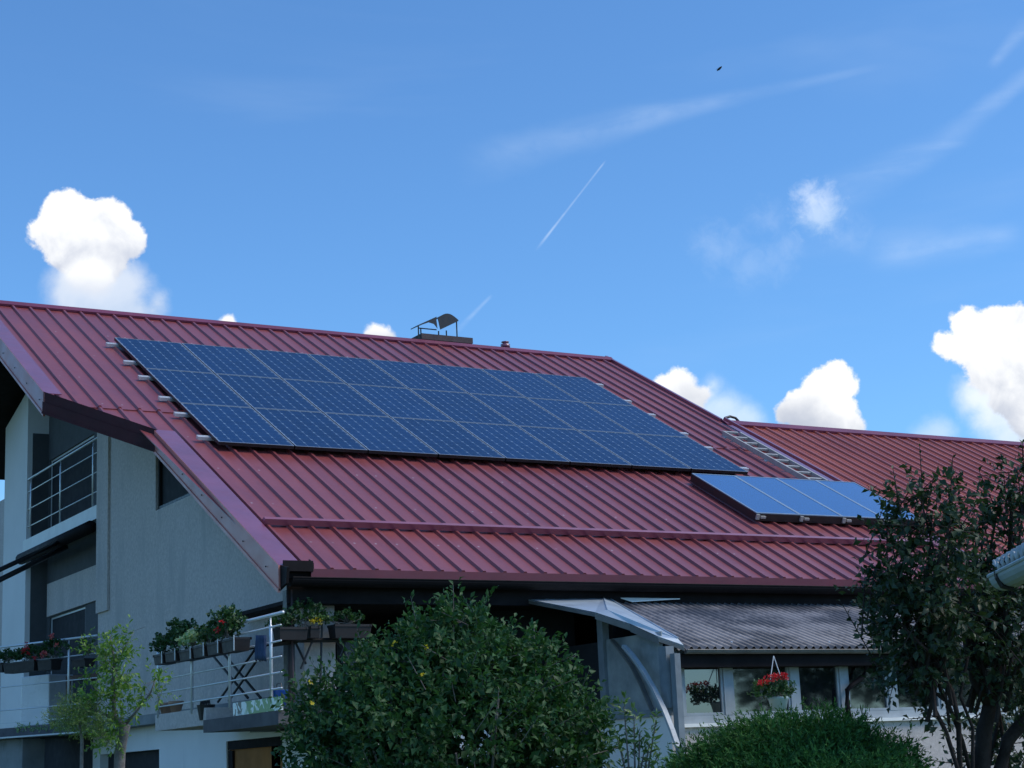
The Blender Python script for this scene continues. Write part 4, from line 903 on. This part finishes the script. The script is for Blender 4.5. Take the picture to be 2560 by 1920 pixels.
# ------------------------------------------------------------------ terrace corner: post, plant stand, planters, curtains
TY = 16.75
def tp_(px, py, y=TY): return atY(px, py, y)
m = MB(); a, c = tp_(716, 1480), tp_(735, 1480); m.bb(a.x, c.x, TY, TY+.1, .62, EL.z-.2); o = m.build('terrace_post', 'black', origin=(a.x, TY, .62)); tag(o, 'thick black square post at the terrace corner', 'post')
m = MB(); p = tp_(729, 1500, TY-.04); m.tube([(p.x, TY-.04, .4), (p.x, TY-.04, EL.z-.2)], .011, 8); o = m.build('rain_pipe', 'brick', smooth=True, origin=(p.x, TY, .4)); tag(o, 'thin brownish pipe running down the black terrace post', 'pipe')
st = thing('plant_stand', tp_(740, 1700), 'black steel plant stand with crossed braces on the terrace edge', 'plant stand')
for (a_, b_, r_) in [((680, 1610), (742, 1601), .035), ((742, 1601), (905, 1600), .025)]: MB().tube([tp_(*a_), tp_(*b_)], r_, 6).build('shelf_bar', 'black', st)
for (a_, b_) in [((738, 1605), (765, 1660)), ((797, 1565), (752, 1672)), ((840, 1600), (862, 1630)), ((930, 1600), (900, 1625)), ((805, 1560), (800, 1740)), ((865, 1600), (850, 1640))]: MB().tube([tp_(*a_), tp_(*b_)], .012, 6).build('brace', 'black', st)
gr = thing('window_grille', (9, FYW-.2, .7), 'black steel grille of thin upright bars across the terrace window', 'grille')
for x in (755, 783, 809, 836, 861): a = atY(x, 1560, 17.4); MB().bb(a.x-.008, a.x+.008, 17.4, 17.415, .62, 1.75).build('bar', 'black', gr)
a, c = atY(750, 1528, 17.4), atY(866, 1528, 17.4); MB().bb(a.x, c.x, 17.38, 17.4, a.z-.012, a.z+.012).build('cross_bar', 'black', gr)
for k, (x0, x1, cl, lab) in enumerate([(738, 762, 'loggia', 'dull grey curtain panel at the left of the terrace window'), (764, 798, 'loggia', 'grey curtain panel left of the bright pair on the terrace'), (800, 807, 'curtain', 'narrow pale curtain edge behind the terrace grille'), (811, 836, 'curtain', 'brightest pale curtain behind the terrace grille'), (842, 856, 'loggia', 'narrow bluish curtain in the terrace window'), (863, 888, 'curtain', 'pale blue curtain at the right of the terrace window')]):
    a, c = atY(x0, 1540, 17.9), atY(x1, 1540, 17.9); m = MB(); n = 12; vs = []
    for z in (.65, 1.86):
        for i in range(n+1): vs.append((a.x+(c.x-a.x)*i/n, 17.9+.015*math.sin(i*1.6), z))
    m.add(vs, [(i, i+1, n+2+i, n+1+i) for i in range(n)]); o = m.build('curtain', cl, smooth=True, origin=vs[0]); tag(o, lab, 'curtain', 'curtains in the terrace window')
    sm = o.modifiers.new('thick', 'SOLIDIFY'); sm.thickness = .006
def tbox(x0, x1, yt, yb, lab, mat='planter'):
    a, c = tp_(x0, (yt+yb)/2), tp_(x1, (yt+yb)/2); t0, b0 = tp_((x0+x1)/2, yt), tp_((x0+x1)/2, yb)
    return planter('planter_box', ((a.x+c.x)/2, TY-.1, b0.z), (1, 0, 0), (c.x-a.x), .18, t0.z-b0.z, lab, 'planter boxes on the terrace stand', mat)
tbox(681, 752, 1572, 1603, 'wide dark planter box with a pale rim at the terrace corner'); tbox(758, 782, 1570, 1598, 'small dark planter box between the two wide ones on the terrace stand'); tbox(818, 910, 1565, 1598, 'wide black planter box behind the top left of the big shrub')
for (x, y, ex, n, mt, lab) in [(700, 1570, (.10, .05, .12), 20, 'leaf_ger', 'sparse dark plant in the corner planter left of the post'), (765, 1566, (.20, .06, .26), 46, 'leaf_ger', 'dark leafy plant beside the yellow flowers on the terrace stand'), (860, 1560, (.22, .05, .10), 20, 'leaf_ger', 'low dark plant in the black planter under the curtains')]:
    plant(tp_(x, y, TY-.1), ex, n, .045, mt, lab, 'plant', axis=(1, 0, 0), name='potted_plant')
c = tp_(790, 1556, TY-.15); plant(c, (.10, .04, .05), 8, .035, 'leaf_ole', 'clump of yellow blooms on the terrace plant stand', 'plant', (1, 0, 0), [c+Vector((dx, -.03, dz)) for dx, dz in ((-.06, 0), (-.02, .01), (.03, .005))], 'yellow_flowers', None, 'petal_yel')
t = thing('garden_chair', atY(765, 1700, 17.2), 'pale framed garden chair half hidden behind the terrace plant stand', 'chair')
MB().tube([atY(742, 1660, 17.2), atY(742, 1607, 17.2), atY(797, 1607, 17.2), atY(797, 1665, 17.2)], .014, 6).build('frame', 'pvc', t); a = atY(738, 1655, 17.22); c = atY(754, 1612, 17.22); MB().bb(a.x, c.x, 17.22, 17.25, a.z, c.z).build('cushion', 'curtain', t)
MB().tube([atY(833, 1600, 17.2), atY(833, 1655, 17.2)], .012, 6).build('leg', 'pvc', t)
# ------------------------------------------------------------------ lower left balcony things
def dg(px, py, off=0.): return on_diag(px, py)+Vector((dl.y, -dl.x, 0))*off
na = -dl
for (x0, x1, yt, yb, lab) in [(16, 33, 1658, 1681, 'small dark pot at the far left of the lower left railing'), (35, 114, 1655, 1681, 'long dark trough with red geraniums on the lower left railing'), (121, 156, 1650, 1676, 'dark square box with a red bloom on the lower left railing'), (206, 240, 1648, 1668, 'dark oval planter beside the gable wall on the lower left railing')]:
    a, c = dg(x0, (yt+yb)/2, -.1), dg(x1, (yt+yb)/2, -.1); z1_, z0_ = dg((x0+x1)/2, yt, -.1).z, dg((x0+x1)/2, yb, -.1).z
    planter('planter_box', ((a.x+c.x)/2, (a.y+c.y)/2, z0_), dl, (a-c).length, .18, z1_-z0_, lab, 'planters on the lower left railing')
for (x, y, ex, n, mt, fl, lab) in [(35, 1655, (.28, .08, .14), 40, 'leaf_ger', [(23, 1619)], 'trailing dark geranium at the left end of the lower left railing'), (100, 1650, (.32, .07, .20), 46, 'leaf_ger', [(98, 1612), (100, 1622), (89, 1631), (103, 1636), (120, 1645), (94, 1626)], 'geranium with many red blooms in the long trough'),
      (150, 1645, (.22, .06, .26), 26, 'leaf_ger', [(142, 1632), (148, 1636), (175, 1614), (160, 1594), (138, 1640), (163, 1590)], 'tall geranium with pinkish red blooms right of the long trough'), (232, 1640, (.10, .08, .22), 12, 'leaf_ole', None, 'wispy green plant in the oval planter by the gable wall')]:
    plant(dg(x, y, -.1), ex, n, .05, mt, lab, 'geranium' if mt == 'leaf_ger' else 'plant', dl, [dg(*f, -.22) for f in fl] if fl else None, 'geranium' if mt == 'leaf_ger' else 'potted_plant', None, 'petal_red' if x < 140 else 'petal_pink')
a = dg(-20, 1700, .5); c = dg(50, 1700, .5); top = dg(30, 1686, .5).z
t = thing('white_cabinet', (c.x, c.y, zf), 'white enamel cabinet at the left edge of the lower left balcony', 'cabinet')
m = MB(); m.box((c.x, c.y, zf), (a.x-c.x, a.y-c.y, 0), (.4, .16, 0), (0, 0, top-zf)); m.build('body', 'white', t, bevel=.015)
a = dg(113, 1700, .35); c = dg(200, 1700, .35); tz = dg(150, 1686, .35).z; bz = dg(150, 1698, .35).z
t = thing('wooden_bench', (c.x, c.y, zf), 'reddish wooden bench behind the geraniums on the lower left balcony', 'bench')
m = MB(); m.box((c.x, c.y, bz), (a.x-c.x, a.y-c.y, 0), (.35, .14, 0), (0, 0, tz-bz)); m.build('seat', 'wood', t)
b0 = dg(160, 1640, .5); m = MB(); m.box((c.x+.30, c.y+.12, tz+.08), ((a.x-c.x)*.55, (a.y-c.y)*.55, 0), (.03, .012, 0), (0, 0, dg(180, 1640, .6).z-tz-.08)); m.build('backrest', 'wood', t)
for q_ in (.08, .92): m = MB(); m.box((c.x+(a.x-c.x)*q_, c.y+(a.y-c.y)*q_, zf), (.04, .016, 0), (-.02, .05, 0), (0, 0, bz-zf)); m.build('leg', 'wood', t)
# ------------------------------------------------------------------ conservatory on the right
CY = 15.0
def cyp(px, py, y=CY): return atY(px, py, y)
cons = thing('conservatory', (10.7, CY, GROUND), 'glazed grey framed lean-to conservatory with a weathered corrugated roof', 'conservatory')
cx0 = cyp(1692, 1700).x; cx1 = cx0+6.2; zh = cyp(1720, 1630).z; zs = cyp(1720, 1790).z
b = MB(); b.bb(cx0, cx1, CY, CY+.12, GROUND, zs-.10); b.build('wall', 'wall', cons)
b = MB(); b.bb(cx0-.02, cx1, CY-.05, CY+.02, zs-.115, zs-.08); b.build('sill', 'slab', cons)
fr = MB(); fr.bb(cx0, cx1, CY+.02, CY+.09, zs-.078, zs+.0); fr.bb(cx0, cx1, CY+.02, CY+.09, zh+.0, zh+.08)
mull = [1700, 1822, 1988, 2112, 2232, 2360, 2490]
xs = [cyp(m_, 1700).x for m_ in mull]
for i, x in enumerate(xs): fr.bb(x-.055, x+.055, CY+.015, CY+.095, zs+.001, zh-.001)
fo = fr.build('frame', 'frame', cons)
for i in range(len(xs)-1):
    x0_, x1_ = xs[i]+.056, xs[i+1]-.056; m = MB(); t_ = .028
    m.bb(x0_, x0_+t_, CY+.03, CY+.08, zs+.002, zh-.002); m.bb(x1_-t_, x1_, CY+.03, CY+.08, zs+.002, zh-.002); m.bb(x0_+t_, x1_-t_, CY+.03, CY+.08, zs+.002, zs+.03); m.bb(x0_+t_, x1_-t_, CY+.03, CY+.08, zh-.03, zh-.002)
    wo_ = m.build('window', 'frame', cons); MB().bb(x0_+t_, x1_-t_, CY+.05, CY+.056, zs+.03, zh-.03).build('pane', 'glass', wo_)
# things seen as pale shapes behind glass are left to the reflection
tz_, ty_ = cyp(1800, 1497, 17.0).z, 17.0; bz_, by_ = cyp(1800, 1620, 14.8).z, 14.8
print('corr', tz_, bz_)
sl = Vector((0, by_-ty_, bz_-tz_)); m = MB(); pitch = .10
x = cyp(1560, 1500, 17.).x; x_end = 17.0; n = int((x_end-x)/pitch*6); nn = Vector((0, -sl.z, sl.y)).normalized(); nn = -nn if nn.z < 0 else nn
# left edge of the sheet is square to the eave; the metal canopy laps over it
xtl, xbl = atY(1530, 1495, 16.95).x, atY(1700, 1612, 14.8).x-.06
x = xbl; n = int((x_end-x)/pitch*6)
top0 = [Vector((x+pitch*k/6, ty_, tz_))+nn*.022*math.cos(2*math.pi*k/6) for k in range(n)]
top = [p+sl*min(1, max(0, (xtl-p.x)/(xtl-xbl))) for p in top0]; bot = [p+sl for p in top0]
m.add(top+bot+[p-nn*.006 for p in top]+[p-nn*.006 for p in bot], [(k, n+k, n+k+1, k+1) for k in range(n-1)]+[(n+k, 3*n+k, 3*n+k+1, n+k+1) for k in range(n-1)])
cs = m.build('corrugated_roof', 'corr', cons, True)
m = MB(); 
for k in range(0, 40):
    p = Vector((xtl+.15+k*.33, ty_, tz_))+sl*.09+nn*.02
    if p.x < x_end: m.tube([p, p+nn*.02], .014, 6)
    p = Vector((xtl+.15+k*.66, ty_, tz_))+sl*.93+nn*.012
    if p.x < x_end: m.tube([p, p+nn*.015], .012, 6)
m.build('roofing_nails', 'alu', cs)
m = MB(); m.bb(cx0-.15, x_end, by_+.05, by_+.13, bz_-.19, bz_-.05); m.bb(cx0-.15, x_end, by_+.13, CY+.1, bz_-.19, bz_-.15); m.build('eave_beam', 'soffit', cons)
m = MB(); gutter(m, (cx0-.02, by_-.01, bz_-.02), (cyp(2216, 1630, 14.8).x+.2, by_-.01, bz_-.03), .04, 8); m.build('gutter', 'zincrim', cons)
dpx = lambda px, py: atY(px, py, CY-.06)
m = MB(); m.tube([dpx(2164, 1640), dpx(2166, 1665), dpx(2160, 1690), dpx(2130, 1712), dpx(2118, 1725), dpx(2118, 1760), dpx(2124, 1800)], .028, 10); m.build('downpipe', 'gutter', cons, True)
# left side glazing (faces -X) between canopy and low white wall, curved brace
SX = 10.35
sp_ = lambda px, py, x=SX: atX(px, py, x)
b = MB(); ya_, yb_ = sp_(1676, 1785).y, sp_(1500, 1785).y; zz = sp_(1600, 1795).z; print('side', ya_, yb_, zz)
b.bb(SX, SX+.1, ya_, yb_, GROUND, zz); b.build('wall', 'wall2', cons)
b = MB(); b.bb(SX-.03, SX+.08, ya_, yb_, zz+.001, zz+.075); y_l = sp_(1500, 1650).y; y_l0 = sp_(1514, 1650).y; b.bb(SX-.02, SX+.06, y_l0, y_l, zz+.076, 1.62)
y_r = sp_(1653, 1650).y; y_r1 = sp_(1672, 1650).y; b.bb(SX-.03, SX+.07, y_r1, y_r, zz+.076, 1.14); y_c0, y_c1 = sp_(1690, 1700).y, sp_(1678, 1700).y; b.bb(SX-.0, SX+.07, y_c0, y_c1, GROUND, 1.06)
b.build('side_frame', simple('dull_grey_frame', (.20, .23, .25), .55, 0, .2, 5), cons)
MB().bb(SX+.02, SX+.03, y_r, y_l0, zz+.076, 1.3).build('side_pane', 'frosted', cons)
cv = [(1560, 1615), (1582, 1640), (1610, 1680), (1636, 1725), (1660, 1775), (1680, 1825), (1695, 1868)]
m = MB(); pts = [sp_(a_, b_, SX-.12) for a_, b_ in cv]
for p, q in zip(pts[:-1], pts[1:]): m.bar(p, q, .03, .055, (1, 0, 0))
m.build('curved_brace', 'frame', cons)
m = MB(); pts = [sp_(a_, b_, SX-.03) for a_, b_ in [(1530, 1600), (1550, 1625), (1580, 1665), (1605, 1715), (1628, 1770), (1640, 1790)]]
for p, q in zip(pts[:-1], pts[1:]): m.bar(p, q, .02, .05, (1, 0, 0))
m.build('curved_brace', 'zincrim', cons)
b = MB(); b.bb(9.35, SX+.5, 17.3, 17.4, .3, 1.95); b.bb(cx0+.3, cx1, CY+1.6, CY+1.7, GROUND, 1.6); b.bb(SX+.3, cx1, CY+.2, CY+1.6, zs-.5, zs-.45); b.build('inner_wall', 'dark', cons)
# metal canopy roof
A_ = atY(1296, 1494, 16.9); B_ = atY(1508, 1489, 16.95); C_ = atY(1695, 1597, 14.8); D_ = atY(1710, 1614, 14.72); E_ = atX(1487, 1531, 10.0); T_ = atX(1518, 1524, 10.12); F1 = atY(1575, 1560, 15.25); F2 = atY(1646, 1592, 14.85)
A2 = atY(1340, 1487, 16.98)
print('canopy', [tuple(round(c, 2) for c in v) for v in (A_, B_, C_, D_, E_, T_, F1, F2)])
dn_ = Vector((0, 0, -.012))
def sheet(mb, vs): mb.prism(vs, dn_)
m = MB(); sheet(m, [A_, E_, T_, B_, A2]); sheet(m, [T_, F1, F2, C_, B_]); sheet(m, [F2, D_, C_]); sheet(m, [E_, F1, T_])
m.build('canopy', 'zinc', cons)
m = MB()
for p, q, h in ((A_, E_, .045), (E_, F1, .07), (F1, F2, .08), (F2, D_, .05)):
    m.prism([p+H*.004, q+H*.004, q-H*h, p-H*h], (.012, .012, 0))
m.build('canopy_rim', 'zincrim', cons)
m = MB(); m.tube([B_+H*.005, C_+H*.005], .012, 6); m.tube([T_+H*.004, B_+H*.004], .006, 5); m.build('canopy_seam', 'zinc', cons)
m = MB(); a = atY(1552, 1494, 16.7); m.prism([a, atY(1580, 1503, 16.65), atY(1700, 1496, 16.65)], (0, .0, -.01)); m.build('gap_strip', 'slab', cons)
b = MB(); b.bb(SX+.12, SX+.4, 15.6, 17.2, .3, 1.30); b.build('wall', 'dark', cons)
# hanging basket
hb = atY(1945, 1740, 14.55)
t = thing('hanging_pot', hb-H*.14, 'pale green hanging pot on white cords before the conservatory window', 'hanging pot')
pt_top, pt_bot = atY(1945, 1742, 14.55), atY(1945, 1768, 14.55)
MB().lathe((hb.x, hb.y, pt_bot.z-.03), [(.075, 0), (.10, pt_top.z-pt_bot.z+.0), (.108, pt_top.z-pt_bot.z+.005), (.108, pt_top.z-pt_bot.z+.03), (.095, pt_top.z-pt_bot.z+.03), (.09, pt_top.z-pt_bot.z+.005)], 18).build('pot', 'potpale', t, True)
hk = atY(1934, 1640, 14.55)
for (x, y) in ((1926, 1698), (1951, 1690)): MB().tube([hk, atY(x, y, 14.5)], .005, 5).build('cord', 'pvc', t)
MB().tube([atY(1926, 1698, 14.5), atY(1915, 1742, 14.5)], .004, 5).build('cord', 'pvc', t)
c = atY(1942, 1742, 14.5)
plant(c, (.17, .12, .15), 55, .04, 'leaf_ger', 'red flowering geranium growing in the hanging pot', 'geranium', (1, 0, 0), [atY(x, y, 14.38) for x, y in [(1905, 1706), (1912, 1700), (1918, 1704), (1900, 1710), (1925, 1692), (1933, 1690), (1938, 1694), (1945, 1692), (1957, 1689), (1963, 1690), (1962, 1694), (1930, 1697)]])
c = atY(1900, 1748, 14.5); plant(c, (.07, .06, .16), 18, .035, 'leaf_ole', 'yellow green trailing plant on the left side of the hanging pot', 'plant', (1, 0, 0), None, 'trailing_plant', None)
# neighbour's roof corner at the right edge
nb = thing('neighbour_roof', atD(2560, 1420, 6.5), 'corner of a pale corrugated shed roof with a grey gutter at the right edge', 'roof')
na0 = atD(2481, 1409, 6.5); nb0 = atD(2640, 1318, 5.6); nd_ = nb0-na0; upd = Vector((nd_.y, -nd_.x, 0)).normalized(); upd = -upd if upd.dot(R_) < 0 else upd
bk = upd*.9+H*.25
m = MB(); n = 72; hN = H
q0 = atD(2491, 1423, 6.45); nd2 = atD(2640, 1345, 5.6)-q0
top = [na0+nd_*k/n for k in range(n+1)]
lo = [q0+nd2*k/n+H*.012*math.cos(2*math.pi*k/6) for k in range(n+1)]; hi = [a_+(nd_*k/n)*0+Vector((0, 0, .0)) for k, a_ in enumerate(top)]
hi = [hi[k]+H*.012*math.cos(2*math.pi*k/6) for k in range(n+1)]
m.add(lo+hi, [(k, k+1, n+2+k, n+1+k) for k in range(n)]); m.add(hi+[p+bk for p in hi], [(k, k+1, n+2+k, n+1+k) for k in range(n)])
o = m.build('corrugated_sheet', simple('pale_fibre_sheet', (.42, .45, .45), .8, 0, .25, 8, .2), nb, True); s_ = o.modifiers.new('thick', 'SOLIDIFY'); s_.thickness = .008
m = MB(); g0 = atD(2474, 1441, 6.4); g1 = atD(2650, 1352, 5.55); gd = (g1-g0); out = Vector((gd.y, -gd.x, 0)).normalized(); out = out if out.dot(W_) < 0 else -out
gutter(m, g0-out*.05, g1-out*.05, .055, 10, out); m.build('gutter', simple('pale_gutter', (.34, .42, .44), .4, .2, .12, 6), nb)
m = MB(); gm = g0.lerp(g1, .13); m.tube([gm+out*.006+H*.005, gm+out*.004-H*.02-out*0, gm-out*.01-H*.05, gm-out*.05-H*.062], .009, 6); m.build('bracket', 'black', nb)
m = MB(); m.prism([q0-out*.12-H*.03, q0+nd2-out*.12-H*.03, q0+nd2-out*.12-H*.14, q0-out*.12-H*.14], -out*.02); m.build('fascia', 'soffit', nb)
# bird
bc = atD(1798, 172, 58); t = Vector(R_*1.0+U_*.9).normalized(); nrm_ = t.cross(W_).normalized()
m = MB(); n = 8; m.tube([bc-t*.11, bc-t*.07, bc, bc+t*.06, bc+t*.10, bc+t*.125], [.004, .02, .04, .032, .02, .003], 10)
m.add([bc-t*.03, bc+t*.04, bc-t*.09+nrm_*.07+W_*.05], [(0, 1, 2)]); m.add([bc-t*.03, bc+t*.04, bc-t*.06-nrm_*.05-W_*.05], [(0, 1, 2)])
o = m.build('bird', 'bird', smooth=True, origin=bc); tag(o, 'tiny dark bird flying alone high in the blue sky', 'bird')
